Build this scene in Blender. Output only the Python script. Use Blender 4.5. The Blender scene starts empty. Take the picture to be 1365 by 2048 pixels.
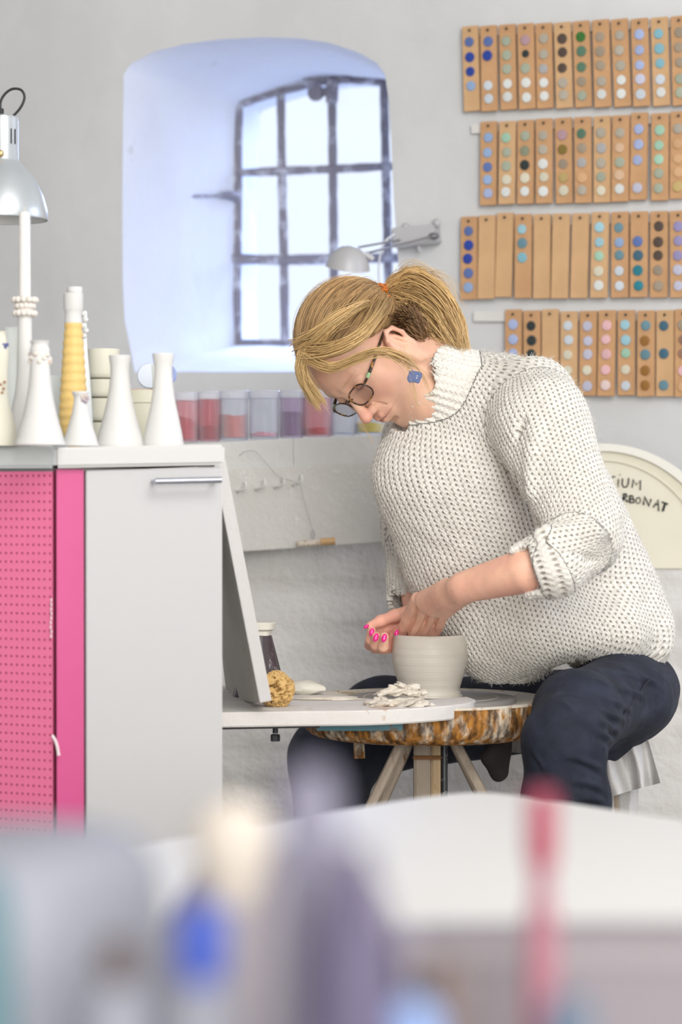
import bpy, bmesh, math, random
import numpy as np
from mathutils import Vector, Matrix, noise
random.seed(7); rng = np.random.default_rng(7)
R = math.radians
# ------------------------------------------------------------------ camera, light, exposure
CAMZ = 0.90
FPX = 4834.0                      # focal length in pixels of the 1365 x 2048 frame (about 85 mm)
PITCH = R(0.52)
cs, sn = math.cos(PITCH), math.sin(PITCH)
scene = bpy.context.scene
cam_d = bpy.data.cameras.new('camera'); cam = bpy.data.objects.new('camera', cam_d)
scene.collection.objects.link(cam); scene.camera = cam
cam.location = (0, -3.9, CAMZ); cam.rotation_euler = (R(90) - PITCH, 0, 0)
cam_d.sensor_fit = 'VERTICAL'; cam_d.sensor_height = 36.0; cam_d.lens = FPX / 2048 * 36
cam_d.clip_start = 0.05; cam_d.clip_end = 60
cam_d.dof.use_dof = True; cam_d.dof.focus_distance = 3.86; cam_d.dof.aperture_fstop = cam_d.lens / 1000 / 0.026
cam_d.dof.aperture_blades = 9

scene.view_settings.view_transform = 'Standard'; scene.view_settings.look = 'None'
scene.view_settings.gamma = 1.0; scene.view_settings.use_curve_mapping = False
scene.view_settings.exposure = 0.20

world = bpy.data.worlds.new('overcast_sky'); scene.world = world; world.use_nodes = True
bg = world.node_tree.nodes['Background']
bg.inputs[0].default_value = (0.83, 0.885, 1.0, 1); bg.inputs[1].default_value = 1.08

def area(name, loc, target, sx, sy, power, col):
    l = bpy.data.lights.new(name, 'AREA'); l.shape = 'RECTANGLE'; l.size = sx; l.size_y = sy
    l.energy = power; l.color = col
    o = bpy.data.objects.new(name, l); scene.collection.objects.link(o); o.location = loc
    o.rotation_euler = (Vector(target) - Vector(loc)).to_track_quat('-Z', 'Y').to_euler()
    return o
area('ceiling_light_panel', (0.7, -2.3, 2.62), (0.5, 0.0, 0.8), 1.4, 1.6, 50, (1.0, 0.98, 0.955))
area('front_fill_light', (0.9, -5.9, 1.5), (0.5, 0.0, 0.9), 1.9, 1.8, 128, (1.0, 0.985, 0.96))  # unseen fill added behind the camera to brighten face and hands
area('side_window_daylight', (2.30, 0.1, 1.5), (0.5, 0.1, 0.9), 1.0, 1.0, 26, (0.66, 0.75, 1.0))
area('outdoor_daylight', (0.55, 3.6, 2.9), (-0.25, 1.3, 1.35), 2.4, 2.0, 400, (0.44, 0.56, 1.0))

# ------------------------------------------------------------------ helpers
C = scene.collection
CP = Vector((0, -3.9, CAMZ))
def ray(px, py):
    x = (px - 682.5) / FPX; y = (1024 - py) / FPX
    return Vector((x, cs + y * sn, -sn + y * cs))
def W(px, py, D):                 # point of the real vertical plane D metres in front of the camera
    d = ray(px, py); return CP + d * (D / d.y)
def hit(px, py, p0, n):
    d = ray(px, py); return CP + d * ((Vector(p0) - CP).dot(n) / d.dot(n))
def atz(px, py, z):
    d = ray(px, py); return CP + d * ((z - CAMZ) / d.z)

_m = {}
def mat(name, col, rough=0.6, metal=0.0, var=0.0, vscale=8.0, bump=0.0, bscale=40.0, spec=0.5, sss=0.0, trans=0.0,
        col2=None, c2scale=6.0, c2lo=0.5, c2hi=0.6, detail=4, ior=1.45, stretch=None, coat=0.0):
    if name in _m: return _m[name]
    m = bpy.data.materials.new(name); m.use_nodes = True; nt = m.node_tree; N = nt.nodes; L = nt.links
    b = N['Principled BSDF']
    b.inputs['Base Color'].default_value = (*col, 1); b.inputs['Roughness'].default_value = rough
    b.inputs['Metallic'].default_value = metal; b.inputs['IOR'].default_value = ior
    b.inputs['Specular IOR Level'].default_value = spec; b.inputs['Transmission Weight'].default_value = trans
    b.inputs['Coat Weight'].default_value = coat
    if sss: b.inputs['Subsurface Weight'].default_value = sss; b.inputs['Subsurface Radius'].default_value = (1, .35, .2); b.inputs['Subsurface Scale'].default_value = 0.012
    tc = N.new('ShaderNodeTexCoord'); vec = tc.outputs['Object']
    if stretch:
        mp = N.new('ShaderNodeMapping'); mp.inputs['Scale'].default_value = stretch; L.new(vec, mp.inputs[0]); vec = mp.outputs[0]
    last = None
    if var:
        n = N.new('ShaderNodeTexNoise'); n.inputs['Scale'].default_value = vscale; n.inputs['Detail'].default_value = detail; L.new(vec, n.inputs['Vector'])
        r = N.new('ShaderNodeMapRange'); r.inputs[1].default_value = .3; r.inputs[2].default_value = .7; r.inputs[3].default_value = 1 - var; r.inputs[4].default_value = 1 + var; L.new(n.outputs[0], r.inputs[0])
        mx = N.new('ShaderNodeVectorMath'); mx.operation = 'SCALE'; mx.inputs[0].default_value = col; L.new(r.outputs[0], mx.inputs['Scale'])
        last = mx.outputs[0]
    if col2:
        n = N.new('ShaderNodeTexNoise'); n.inputs['Scale'].default_value = c2scale; n.inputs['Detail'].default_value = 6; n.inputs['Roughness'].default_value = .65; L.new(vec, n.inputs['Vector'])
        r = N.new('ShaderNodeMapRange'); r.inputs[1].default_value = c2lo; r.inputs[2].default_value = c2hi; L.new(n.outputs[0], r.inputs[0])
        mx = N.new('ShaderNodeMix'); mx.data_type = 'RGBA'; L.new(r.outputs[0], mx.inputs[0])
        if last: L.new(last, mx.inputs[6])
        else: mx.inputs[6].default_value = (*col, 1)
        mx.inputs[7].default_value = (*col2, 1); last = mx.outputs[2]
    if last: L.new(last, b.inputs['Base Color'])
    if bump:
        n = N.new('ShaderNodeTexNoise'); n.inputs['Scale'].default_value = bscale; n.inputs['Detail'].default_value = 5; L.new(vec, n.inputs['Vector'])
        bp = N.new('ShaderNodeBump'); bp.inputs['Strength'].default_value = 1; bp.inputs['Distance'].default_value = bump; L.new(n.outputs[0], bp.inputs['Height']); L.new(bp.outputs[0], b.inputs['Normal'])
    _m[name] = m; return m

def org(o):
    v = Vector((0, 0, 0))
    while o: v += o.location; o = o.parent
    return v
def tag(o, label=None, cat=None, group=None, kind=None):
    if label: o['label'] = label
    if cat: o['category'] = cat
    if group: o['group'] = group
    if kind: o['kind'] = kind
    return o
def empty(name, loc, label, cat, group=None):
    o = bpy.data.objects.new(name, None); C.objects.link(o); o.location = loc; o.empty_display_size = .05
    return tag(o, label, cat, group)
def mk(name, verts, faces, m, parent=None, smooth=True, world_space=True):
    """one mesh object; verts in world space unless told otherwise"""
    me = bpy.data.meshes.new(name)
    v = [Vector(p) for p in verts]
    loc = Vector((0, 0, 0))
    if world_space:
        if parent: base = org(parent); 
        else:
            mn = Vector((min(p.x for p in v), min(p.y for p in v), min(p.z for p in v))); mx = Vector((max(p.x for p in v), max(p.y for p in v), max(p.z for p in v)))
            base = Vector(((mn.x + mx.x) / 2, (mn.y + mx.y) / 2, mn.z)); loc = base
        v = [p - base for p in v]
    me.from_pydata([tuple(p) for p in v], [], faces); me.validate(); me.update()
    if m: me.materials.append(m)
    if smooth:
        for p in me.polygons: p.use_smooth = True
    o = bpy.data.objects.new(name, me); C.objects.link(o); o.parent = parent
    if not parent: o.location = loc
    return o
class MB:
    """collects shapes, then links them as ONE mesh object"""
    def __init__(s): s.v = []; s.f = []
    def add(s, v, f):
        n = len(s.v); s.v += [Vector(p) for p in v]; s.f += [tuple(i + n for i in q) for q in f]; return s
    def box(s, c, size, rot=None, bevel=0):
        bm = bmesh.new(); bmesh.ops.create_cube(bm, size=1)
        for q in bm.verts: q.co = Vector((q.co.x * size[0], q.co.y * size[1], q.co.z * size[2]))
        if bevel: bmesh.ops.bevel(bm, geom=bm.edges[:], offset=bevel, segments=2, affect='EDGES', clamp_overlap=True)
        M = rot if rot else Matrix.Identity(3)
        vs = [M @ q.co + Vector(c) for q in bm.verts]; bm.verts.index_update()
        fs = [[q.index for q in f.verts] for f in bm.faces]; bm.free(); return s.add(vs, fs)
    def prism(s, pts, off, bevel=0):
        """polygon pts extruded by vector off"""
        n = len(pts); off = Vector(off)
        bm = bmesh.new(); a = [bm.verts.new(p) for p in pts]; b = [bm.verts.new(Vector(p) + off) for p in pts]
        bm.faces.new(a); bm.faces.new(b[::-1])
        for i in range(n): bm.faces.new((a[i], b[i], b[(i + 1) % n], a[(i + 1) % n]))
        bmesh.ops.recalc_face_normals(bm, faces=bm.faces[:])
        if bevel: bmesh.ops.bevel(bm, geom=bm.edges[:], offset=bevel, segments=2, affect='EDGES', clamp_overlap=True)
        bm.verts.index_update(); s.add([q.co.copy() for q in bm.verts], [[q.index for q in f.verts] for f in bm.faces]); bm.free(); return s
    def tube(s, pts, r, seg=10, caps=True):
        pts = [Vector(p) for p in pts]; n = len(pts)
        rs = r if isinstance(r, (list, tuple)) else [r] * n
        prev = None; v = []; f = []
        for i, p in enumerate(pts):
            t = (pts[min(i + 1, n - 1)] - pts[max(i - 1, 0)]).normalized()
            if prev is None: a = t.orthogonal().normalized()
            else: a = (prev - t * prev.dot(t)).normalized()
            prev = a; b = t.cross(a)
            for k in range(seg):
                an = 2 * math.pi * k / seg; v.append(p + (a * math.cos(an) + b * math.sin(an)) * rs[i])
        for i in range(n - 1):
            for k in range(seg):
                k2 = (k + 1) % seg; f.append((i * seg + k, i * seg + k2, (i + 1) * seg + k2, (i + 1) * seg + k))
        if caps: f.append(tuple(range(seg))[::-1]); f.append(tuple((n - 1) * seg + k for k in range(seg)))
        return s.add(v, f)
    def lathe(s, c, prof, seg=40, axis=None, wob=None, cap=True):
        """prof: list of (radius, height) from bottom to top"""
        M = Vector((0, 0, 1)).rotation_difference(Vector(axis)).to_matrix() if axis else Matrix.Identity(3)
        v = []; f = []; n = len(prof)
        for i, (r, h) in enumerate(prof):
            for k in range(seg):
                an = 2 * math.pi * k / seg; rr = r + (wob(an, h) if wob else 0)
                v.append(M @ Vector((rr * math.cos(an), rr * math.sin(an), h)) + Vector(c))
        for i in range(n - 1):
            for k in range(seg):
                k2 = (k + 1) % seg; f.append((i * seg + k, i * seg + k2, (i + 1) * seg + k2, (i + 1) * seg + k))
        if cap and prof[0][0] > 1e-4: f.append(tuple(range(seg))[::-1])
        if cap and prof[-1][0] > 1e-4: f.append(tuple((n - 1) * seg + k for k in range(seg)))
        return s.add(v, f)
    def ball(s, c, r, seg=16, rings=10, rot=None):
        r = r if isinstance(r, (tuple, list)) else (r, r, r); M = rot if rot else Matrix.Identity(3)
        v = [M @ Vector((0, 0, -r[2])) + Vector(c)]; f = []
        for i in range(1, rings):
            a = -math.pi / 2 + math.pi * i / rings
            for k in range(seg):
                b = 2 * math.pi * k / seg; v.append(M @ Vector((r[0] * math.cos(a) * math.cos(b), r[1] * math.cos(a) * math.sin(b), r[2] * math.sin(a))) + Vector(c))
        v.append(M @ Vector((0, 0, r[2])) + Vector(c)); e = len(v) - 1
        for k in range(seg):
            k2 = (k + 1) % seg; f.append((0, 1 + k2, 1 + k)); f.append((e, e - seg + k, e - seg + k2))
            for i in range(rings - 2): f.append((1 + i * seg + k, 1 + i * seg + k2, 1 + (i + 1) * seg + k2, 1 + (i + 1) * seg + k))
        return s.add(v, f)
    def build(s, name, m, parent=None, smooth=True, local=False):
        o = mk(name, s.v, s.f, m, parent, smooth, not local)
        if smooth: 
            try: o.data.set_sharp_from_angle(angle=R(40))
            except Exception: pass
        return o
def smoothpath(pts, n=8):
    pts = [Vector(p) for p in pts]; out = []
    P = [pts[0] * 2 - pts[1]] + pts + [pts[-1] * 2 - pts[-2]]
    for i in range(1, len(P) - 2):
        for k in range(n):
            t = k / n; a, b, c, d = P[i - 1], P[i], P[i + 1], P[i + 2]
            out.append(.5 * ((2 * b) + (c - a) * t + (2 * a - 5 * b + 4 * c - d) * t * t + (3 * b - a - 3 * c + d) * t ** 3))
    out.append(pts[-1]); return out

# ------------------------------------------------------------------ signed-distance modelling (organic shapes)
class SDF:
    def __init__(s): s.p = []
    def cap(s, a, b, r1, r2, k=.01, sub=False): s.p.append(('c', np.array(a, float), np.array(b, float), r1, r2, k, sub, None)); return s
    def ell(s, c, r, k=.01, rot=None, sub=False): s.p.append(('e', np.array(c, float), np.array(r, float), 0, 0, k, sub, None if rot is None else np.array(rot, float))); return s
    def cut(s, p, n, k=.002): s.p.append(('h', np.array(p, float), np.array(n, float), 0, 0, k, True, None)); return s   # removes the side n points to
    def __call__(s, P):
        d = None
        for t, a, b, r1, r2, k, sub, rot in s.p:
            if t == 'c':
                ab = b - a; L2 = max(ab @ ab, 1e-12); pa = P - a; h = np.clip(pa @ ab / L2, 0, 1)
                e = np.linalg.norm(pa - h[:, None] * ab, axis=1) - (r1 + (r2 - r1) * h)
            elif t == 'e':
                q = P - a
                if rot is not None: q = q @ rot          # rot columns = local axes
                k0 = np.linalg.norm(q / b, axis=1); k1 = np.linalg.norm(q / (b * b), axis=1)
                e = k0 * (k0 - 1) / np.maximum(k1, 1e-9)
            else: e = -((P - a) @ b)
            if d is None: d = e; continue
            if sub:
                e = -e if t != 'h' else -e
                if t == 'h': e = (P - a) @ b
                h = np.clip(.5 + .5 * (e - d) / k, 0, 1); d = d + (e - d) * h + k * h * (1 - h)
            else:
                h = np.clip(.5 + .5 * (e - d) / k, 0, 1); d = e + (d - e) * h - k * h * (1 - h)
        return d
def surface_nets(f, lo, hi, vx):
    lo = np.array(lo, float); B = 8
    nb = np.ceil((np.array(hi) - lo) / (vx * B)).astype(int); n = nb * B
    bi = np.stack(np.meshgrid(*[np.arange(k) for k in nb], indexing='ij'), -1).reshape(-1, 3)
    cen = lo + (bi * B + (B - 1) / 2) * vx
    d = f(cen); act = np.abs(d) < vx * B * .87 * 1.35 + .002
    A = np.where(d < 0, -1., 1.).astype(np.float32).reshape(nb).repeat(B, 0).repeat(B, 1).repeat(B, 2)
    loc = np.stack(np.meshgrid(*[np.arange(B)] * 3, indexing='ij'), -1).reshape(-1, 3)
    ab = bi[act]
    for s in range(0, len(ab), 400):
        idx = (ab[s:s + 400, None, :] * B + loc[None]).reshape(-1, 3)
        A[idx[:, 0], idx[:, 1], idx[:, 2]] = f(lo + idx * vx)
    S = A < 0
    c = sum(S[i:n[0] - 1 + i, j:n[1] - 1 + j, k:n[2] - 1 + k].astype(np.int8) for i in (0, 1) for j in (0, 1) for k in (0, 1))
    ix = np.argwhere((c > 0) & (c < 8)); ids = np.full(n, -1, np.int32); ids[ix[:, 0], ix[:, 1], ix[:, 2]] = np.arange(len(ix))
    pos = np.zeros((len(ix), 3)); cnt = np.zeros(len(ix))
    cor = np.array([(i, j, k) for i in (0, 1) for j in (0, 1) for k in (0, 1)])
    for p in range(8):
        for q in range(p + 1, 8):
            if np.abs(cor[p] - cor[q]).sum() != 1: continue
            a = ix + cor[p]; b = ix + cor[q]; va = A[a[:, 0], a[:, 1], a[:, 2]]; vb = A[b[:, 0], b[:, 1], b[:, 2]]
            m = (va < 0) != (vb < 0); t = np.where(m, va / np.where(m, va - vb, 1), 0)
            pos += m[:, None] * (cor[p] + t[:, None] * (cor[q] - cor[p])); cnt += m
    V = lo + (ix + pos / cnt[:, None]) * vx
    F = []
    for ax in range(3):
        u, w = [(1, 2), (2, 0), (0, 1)][ax]
        s0 = np.take(S, range(n[ax] - 1), ax); s1 = np.take(S, range(1, n[ax]), ax)
        e = np.argwhere(s0 != s1); e = e[(e[:, u] > 0) & (e[:, w] > 0)]
        du = np.zeros(3, int); du[u] = 1; dw = np.zeros(3, int); dw[w] = 1
        q = [e, e - du, e - du - dw, e - dw]; g = np.stack([ids[t[:, 0], t[:, 1], t[:, 2]] for t in q], 1)
        fl = S[e[:, 0], e[:, 1], e[:, 2]]; g[~fl] = g[~fl][:, ::-1]; F.append(g[(g >= 0).all(1)])
    return V, np.concatenate(F)
def np_mesh(name, V, F, m, parent=None, uv=None, col=None):
    base = np.array(org(parent)) if parent else np.array([(V[:, 0].min() + V[:, 0].max()) / 2, (V[:, 1].min() + V[:, 1].max()) / 2, V[:, 2].min()])
    me = bpy.data.meshes.new(name); k = F.shape[1]
    me.vertices.add(len(V)); me.vertices.foreach_set('co', (V - base).astype(np.float32).ravel())
    me.loops.add(F.size); me.loops.foreach_set('vertex_index', F.astype(np.int32).ravel())
    me.polygons.add(len(F)); me.polygons.foreach_set('loop_start', np.arange(0, F.size, k, dtype=np.int32))
    me.polygons.foreach_set('use_smooth', np.ones(len(F), bool)); me.update(calc_edges=True)
    if uv is not None:
        a = me.attributes.new('knit', 'FLOAT_VECTOR', 'POINT'); a.data.foreach_set('vector', uv.astype(np.float32).ravel())
    if col is not None:
        a = me.attributes.new('tint', 'FLOAT_COLOR', 'POINT'); a.data.foreach_set('color', np.c_[col, np.ones(len(col))].astype(np.float32).ravel())
    me.materials.append(m); o = bpy.data.objects.new(name, me); C.objects.link(o); o.parent = parent
    if not parent: o.location = base
    return o
def biggest(V, F):
    E = np.concatenate([F[:, [0, 1]], F[:, [1, 2]], F[:, [2, 3]], F[:, [3, 0]]]); l = np.arange(len(V))
    for _ in range(200):
        m = np.minimum(l[E[:, 0]], l[E[:, 1]]); n = l.copy(); np.minimum.at(n, E[:, 0], m); np.minimum.at(n, E[:, 1], m); np.minimum.at(n, l[E[:, 0]], m); np.minimum.at(n, l[E[:, 1]], m); n = n[n]; n = n[n]
        if (n == l).all(): break
        l = n
    top = np.argmax(np.bincount(l)); keep = l == top; idx = np.cumsum(keep) - 1; return V[keep], idx[F[keep[F].all(1)]]
def vnormals(V, F):
    n = np.cross(V[F[:, 2]] - V[F[:, 0]], V[F[:, 3]] - V[F[:, 1]]); N = np.zeros_like(V)
    for k in range(4):
        for a in range(3): N[:, a] += np.bincount(F[:, k], n[:, a], len(V))
    return N / np.maximum(np.linalg.norm(N, axis=1), 1e-12)[:, None]
def vnoise(P, s, seed=0):
    """cheap smooth noise of points, about -1..1"""
    r = np.random.default_rng(seed); o = np.zeros(len(P))
    for _ in range(7):
        k = r.normal(size=3); k /= np.linalg.norm(k); o += np.sin(P @ k * s * r.uniform(.6, 1.6) + r.uniform(0, 6.28))
    return o / 3.2
def ribbons(paths, r, seg=3):
    """many thin tapered strands: paths (n, m, 3), r (n, m) -> V, F"""
    n, m, _ = paths.shape
    t = np.gradient(paths, axis=1); t /= np.maximum(np.linalg.norm(t, axis=2, keepdims=True), 1e-9)
    ref = np.array([.3, -.9, .2]); a = np.cross(t, ref); a /= np.maximum(np.linalg.norm(a, axis=2, keepdims=True), 1e-9); b = np.cross(t, a)
    V = np.stack([paths + (a * math.cos(2 * math.pi * k / seg) + b * math.sin(2 * math.pi * k / seg)) * r[..., None] for k in range(seg)], 2)
    idx = np.arange(n * m * seg).reshape(n, m, seg); F = []
    for k in range(seg):
        k2 = (k + 1) % seg; F.append(np.stack([idx[:, :-1, k], idx[:, :-1, k2], idx[:, 1:, k2], idx[:, 1:, k]], -1).reshape(-1, 4))
    return V.reshape(-1, 3), np.concatenate(F)
# ------------------------------------------------------------------ the setting
M_wall = mat('lime_plaster', (.645, .655, .66), .85, var=.10, vscale=1.6, bump=.005, bscale=12, detail=8)
M_low = mat('whitewashed_brick', (.66, .64, .61), .85, var=.06, vscale=5, bump=.004, bscale=60)
M_niche = mat('niche_plaster', (.78, .80, .84), .85, var=.04, vscale=4, bump=.004, bscale=22, col2=(.60, .60, .60), c2scale=9, c2lo=.66, c2hi=.74)
M_white = mat('white_paint', (.78, .78, .76), .5)
M_iron = mat('rusty_painted_iron', (.24, .22, .24), .7, bump=.003, bscale=60, col2=(.50, .50, .54), c2scale=26, c2lo=.5, c2hi=.62)

S = .344                                             # the back wall comes nearer towards the right
wp = Vector((0, 4.95 - 3.9, 0)); wdir = Vector((1, -S, 0)).normalized(); wn = Vector((-S, -1, 0)).normalized()   # normal into the room
def onwall(px, py, off=0): return hit(px, py, wp + wn * off, wn)
out_px = [(270, 744), (262, 700), (250, 640), (246, 560), (245, 420), (246, 280), (248, 150), (262, 128), (310, 103), (370, 88), (440, 79), (520, 75), (600, 77), (660, 86),
          (715, 104), (755, 126), (771, 150), (778, 200), (783, 280), (788, 400), (797, 520), (806, 640), (808, 744), (700, 744), (560, 744), (400, 744)]
inn_px = [(474, 690), (472, 640), (470, 600), (472, 540), (472, 420), (473, 280), (476, 214), (484, 203), (510, 193), (540, 183), (575, 172), (610, 162), (660, 156), (700, 154),
          (740, 156), (775, 160), (800, 168), (830, 200), (836, 280), (838, 400), (840, 520), (842, 640), (842, 693), (760, 692), (640, 690), (560, 690)]
NICHE = .50
outer = [onwall(*p) for p in out_px]; inner = [onwall(p[0], p[1], -NICHE) for p in inn_px]
def wall_at(x): return Vector((x, wp.y - S * x, 0))
XL, XR, ZC = -2.35, 2.35, 2.75
def build_back_wall():
    bm = bmesh.new()
    a, b = wall_at(XL), wall_at(XR)
    rect = [bm.verts.new((a.x, a.y, 0)), bm.verts.new((b.x, b.y, 0)), bm.verts.new((b.x, b.y, ZC)), bm.verts.new((a.x, a.y, ZC))]
    hole = [bm.verts.new(p) for p in outer]
    ed = [bm.edges.new((rect[i], rect[(i + 1) % 4])) for i in range(4)] + [bm.edges.new((hole[i], hole[(i + 1) % len(hole)])) for i in range(len(hole))]
    bmesh.ops.triangle_fill(bm, edges=ed, use_beauty=True)
    bm.verts.index_update(); vs = [v.co.copy() for v in bm.verts]; fs = [[v.index for v in f.verts] for f in bm.faces]; bm.free()
    # outer skin of the wall half a metre further out
    w = MB(); w.add(vs, fs)
    back = -wn * (NICHE + .14)
    n = len(inner); ring = [p + (-wn) * .14 for p in inner]
    bm = bmesh.new(); rect = [bm.verts.new(Vector(p) + back) for p in ((a.x, a.y, 0), (b.x, b.y, 0), (b.x, b.y, ZC), (a.x, a.y, ZC))]; hole = [bm.verts.new(p) for p in ring]
    ed = [bm.edges.new((rect[i], rect[(i + 1) % 4])) for i in range(4)] + [bm.edges.new((hole[i], hole[(i + 1) % n])) for i in range(n)]
    bmesh.ops.triangle_fill(bm, edges=ed, use_beauty=True)
    bm.verts.index_update(); w.add([v.co.copy() for v in bm.verts], [[v.index for v in f.verts] for f in bm.faces]); bm.free()
    tag(w.build('wall_back', M_wall, smooth=False), kind='structure', label='rough grey white plaster wall behind the potter')
    # reveal: subdivided and slightly uneven
    nn = 14; v = []; f = []
    for j in range(nn + 1):
        t = j / nn
        for i in range(n):
            p = outer[i].lerp(inner[i], t)
            if 0 < t < 1: p = p + Vector((noise.noise(p * 5), 0, noise.noise(p * 5 + Vector((9, 0, 0))))) * .014 * math.sin(math.pi * t)
            if j == 0: p = p + wn * .001
            v.append(p)
    for j in range(nn):
        for i in range(n):
            k = (i + 1) % n; f.append((j * n + i, (j + 1) * n + i, (j + 1) * n + k, j * n + k))
    for i in range(n): v.append(ring[i])
    for i in range(n):
        k = (i + 1) % n; f.append((nn * n + i, (nn + 1) * n + i, (nn + 1) * n + k, nn * n + k))
    o = mk('trim_1', v, f, M_niche, smooth=True); tag(o, kind='structure', label='deep arched window niche with whitewashed reveals')
build_back_wall()

# window: iron lattice, panes
def winp(px, py, off=0): return onwall(px, py, -NICHE + off)
wroot = bpy.data.objects.new('window_1', None); C.objects.link(wroot); wroot.location = winp(650, 690); tag(wroot, kind='structure', label='old iron lattice window with rusty glazing bars')
inn = [winp(*p) for p in inn_px]
def rough_bar(pts, w, name, parent, seed=0):
    mb = MB(); pts = [Vector(p) for p in pts]; out = []; rr = []
    for i in range(len(pts) - 1):
        n = max(2, int((pts[i + 1] - pts[i]).length / .02))
        for k in range(n): out.append(pts[i].lerp(pts[i + 1], k / n))
    out.append(pts[-1])
    for i, p in enumerate(out): rr.append(w * (1 + .16 * noise.noise(p * 30 + Vector((seed, 0, 0)))))
    mb.tube(out, rr, 6); return mb.build(name, M_iron, parent)
# outer frame follows the opening
fr = [winp(*p) for p in [(476, 688), (474, 600), (474, 520), (476, 420), (476, 300), (478, 210), (510, 196), (575, 178), (640, 162), (700, 158), (770, 163), (835, 180)]]
rough_bar(fr, .0105, 'window_frame', wroot)
rough_bar([winp(476, 688), winp(600, 690), (winp(838, 692))], .011, 'window_frame', wroot)
for i, pts in enumerate([[(562, 183), (564, 340), (568, 520), (570, 690)], [(664, 158), (666, 336), (668, 518), (670, 690)], [(768, 163), (772, 332), (776, 516), (780, 690)]]):
    rough_bar([winp(x, y, .006) for x, y in pts], .010, 'glazing_bar', wroot, i)
for i, pts in enumerate([[(474, 346), (565, 342), (668, 338), (775, 333), (838, 331)], [(466, 518), (568, 520), (670, 518), (775, 516), (842, 515)]]):
    rough_bar([winp(x, y, .010) for x, y in pts], .0115 if i else .0095, 'glazing_bar', wroot, 5 + i)
# stay catch at the top and stay at the left
mb = MB(); mb.tube(smoothpath([winp(610, 164, .02), winp(660, 150, .03), winp(700, 158, .02)], 5), .011, 8); mb.tube([winp(666, 160, .03), winp(664, 205, .03)], .014, 8)
mb.lathe(winp(632, 186, .035), [(.004, -.012), (.017, -.010), (.019, 0), (.017, .010), (.004, .012)], 16, axis=wn); mb.tube([winp(632, 186, .03), winp(664, 182, .03)], .010, 8)
mb.build('window_catch', M_iron, wroot)
mb = MB(); mb.tube([winp(472, 393, .02), winp(455, 390, .06), winp(438, 391, .09)], [.012, .009, .006], 8); mb.tube([winp(440, 391, .09), winp(375, 393, .22)], .0035, 6)
mb.build('window_stay', M_iron, wroot)
# putty line of old mortar around the frame
mb = MB(); pts = [winp(*p) for p in [(466, 688), (462, 560), (468, 430), (468, 300), (470, 205), (510, 188), (575, 170), (640, 154), (700, 150), (770, 154), (838, 170)]]
out = smoothpath(pts, 12); mb.tube(out, [.012 + .005 * noise.noise(p * 25) for p in out], 8); mb.build('mortar_bead', mat('old_mortar', (.55, .55, .56), .9, col2=(.18, .17, .17), c2scale=30, c2lo=.52, c2hi=.6, bump=.004, bscale=50), wroot)
M_glass = bpy.data.materials.new('window_glass'); M_glass.use_nodes = True
nt = M_glass.node_tree; nt.nodes.clear(); o_ = nt.nodes.new('ShaderNodeOutputMaterial'); tr = nt.nodes.new('ShaderNodeBsdfTransparent'); tr.inputs[0].default_value = (.96, .98, 1, 1)
gl = nt.nodes.new('ShaderNodeBsdfGlossy'); gl.inputs['Roughness'].default_value = .05; ms = nt.nodes.new('ShaderNodeMixShader'); ms.inputs[0].default_value = .06
nt.links.new(tr.outputs[0], ms.inputs[1]); nt.links.new(gl.outputs[0], ms.inputs[2]); nt.links.new(ms.outputs[0], o_.inputs[0])
cols = [[474, 563, 666, 770, 838], [474, 565, 667, 774, 840], [474, 569, 669, 778, 842]]
rows = [(172, 172, 340), (346, 338, 518), (518, 518, 690)]
for r_ in range(3):
    for c_ in range(4):
        x0, x1 = cols[r_][c_], cols[r_][c_ + 1]
        y0, y1 = [(190 if c_ == 0 else 165, 342), (344, 518), (520, 690)][r_]
        if r_ == 0 and c_ == 0: P = [(x0, 212), (x1, 186), (x1, y1), (x0, y1)]
        elif r_ == 0 and c_ == 1: P = [(x0, 186), (x1, 162), (x1, y1), (x0, y1)]
        else: P = [(x0, y0), (x1, y0), (x1, y1), (x0, y1)]
        MB().prism([winp(x, y, -.002) for x, y in P], -wn * .003).build('pane', M_glass, wroot, smooth=False)

# room shell
def quad(name, pts, m, kind='structure', label=None):
    o = mk(name, pts, [(0, 1, 2, 3)], m, smooth=False); tag(o, kind=kind, label=label); return o
M_shell = mat('room_paint', (.72, .71, .69), .9)
a, b = wall_at(XL), wall_at(XR); YB = -6.2
MB().box((0, (YB + 1.9) / 2, -.05), (XR - XL + 1.6, 1.9 - YB + 1.2, .1)).build('floor', mat('stone_floor', (.34, .32, .30), .7, var=.15, vscale=4, bump=.003, bscale=20), smooth=False)['kind'] = 'structure'
MB().box((0, (YB + 1.9) / 2, ZC + .05), (XR - XL + 1.6, 1.9 - YB + 1.2, .1)).build('ceiling', M_shell, smooth=False)['kind'] = 'structure'
MB().box((XL - .05, (YB + a.y) / 2, ZC / 2), (.1, a.y - YB, ZC)).build('wall_left', M_shell, smooth=False)['kind'] = 'structure'
MB().box((XR + .05, (YB + b.y) / 2, ZC / 2), (.1, b.y - YB, ZC)).build('wall_right', M_shell, smooth=False)['kind'] = 'structure'
MB().box((0, YB - .05, ZC / 2), (XR - XL, .1, ZC)).build('wall_front', M_shell, smooth=False)['kind'] = 'structure'

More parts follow.
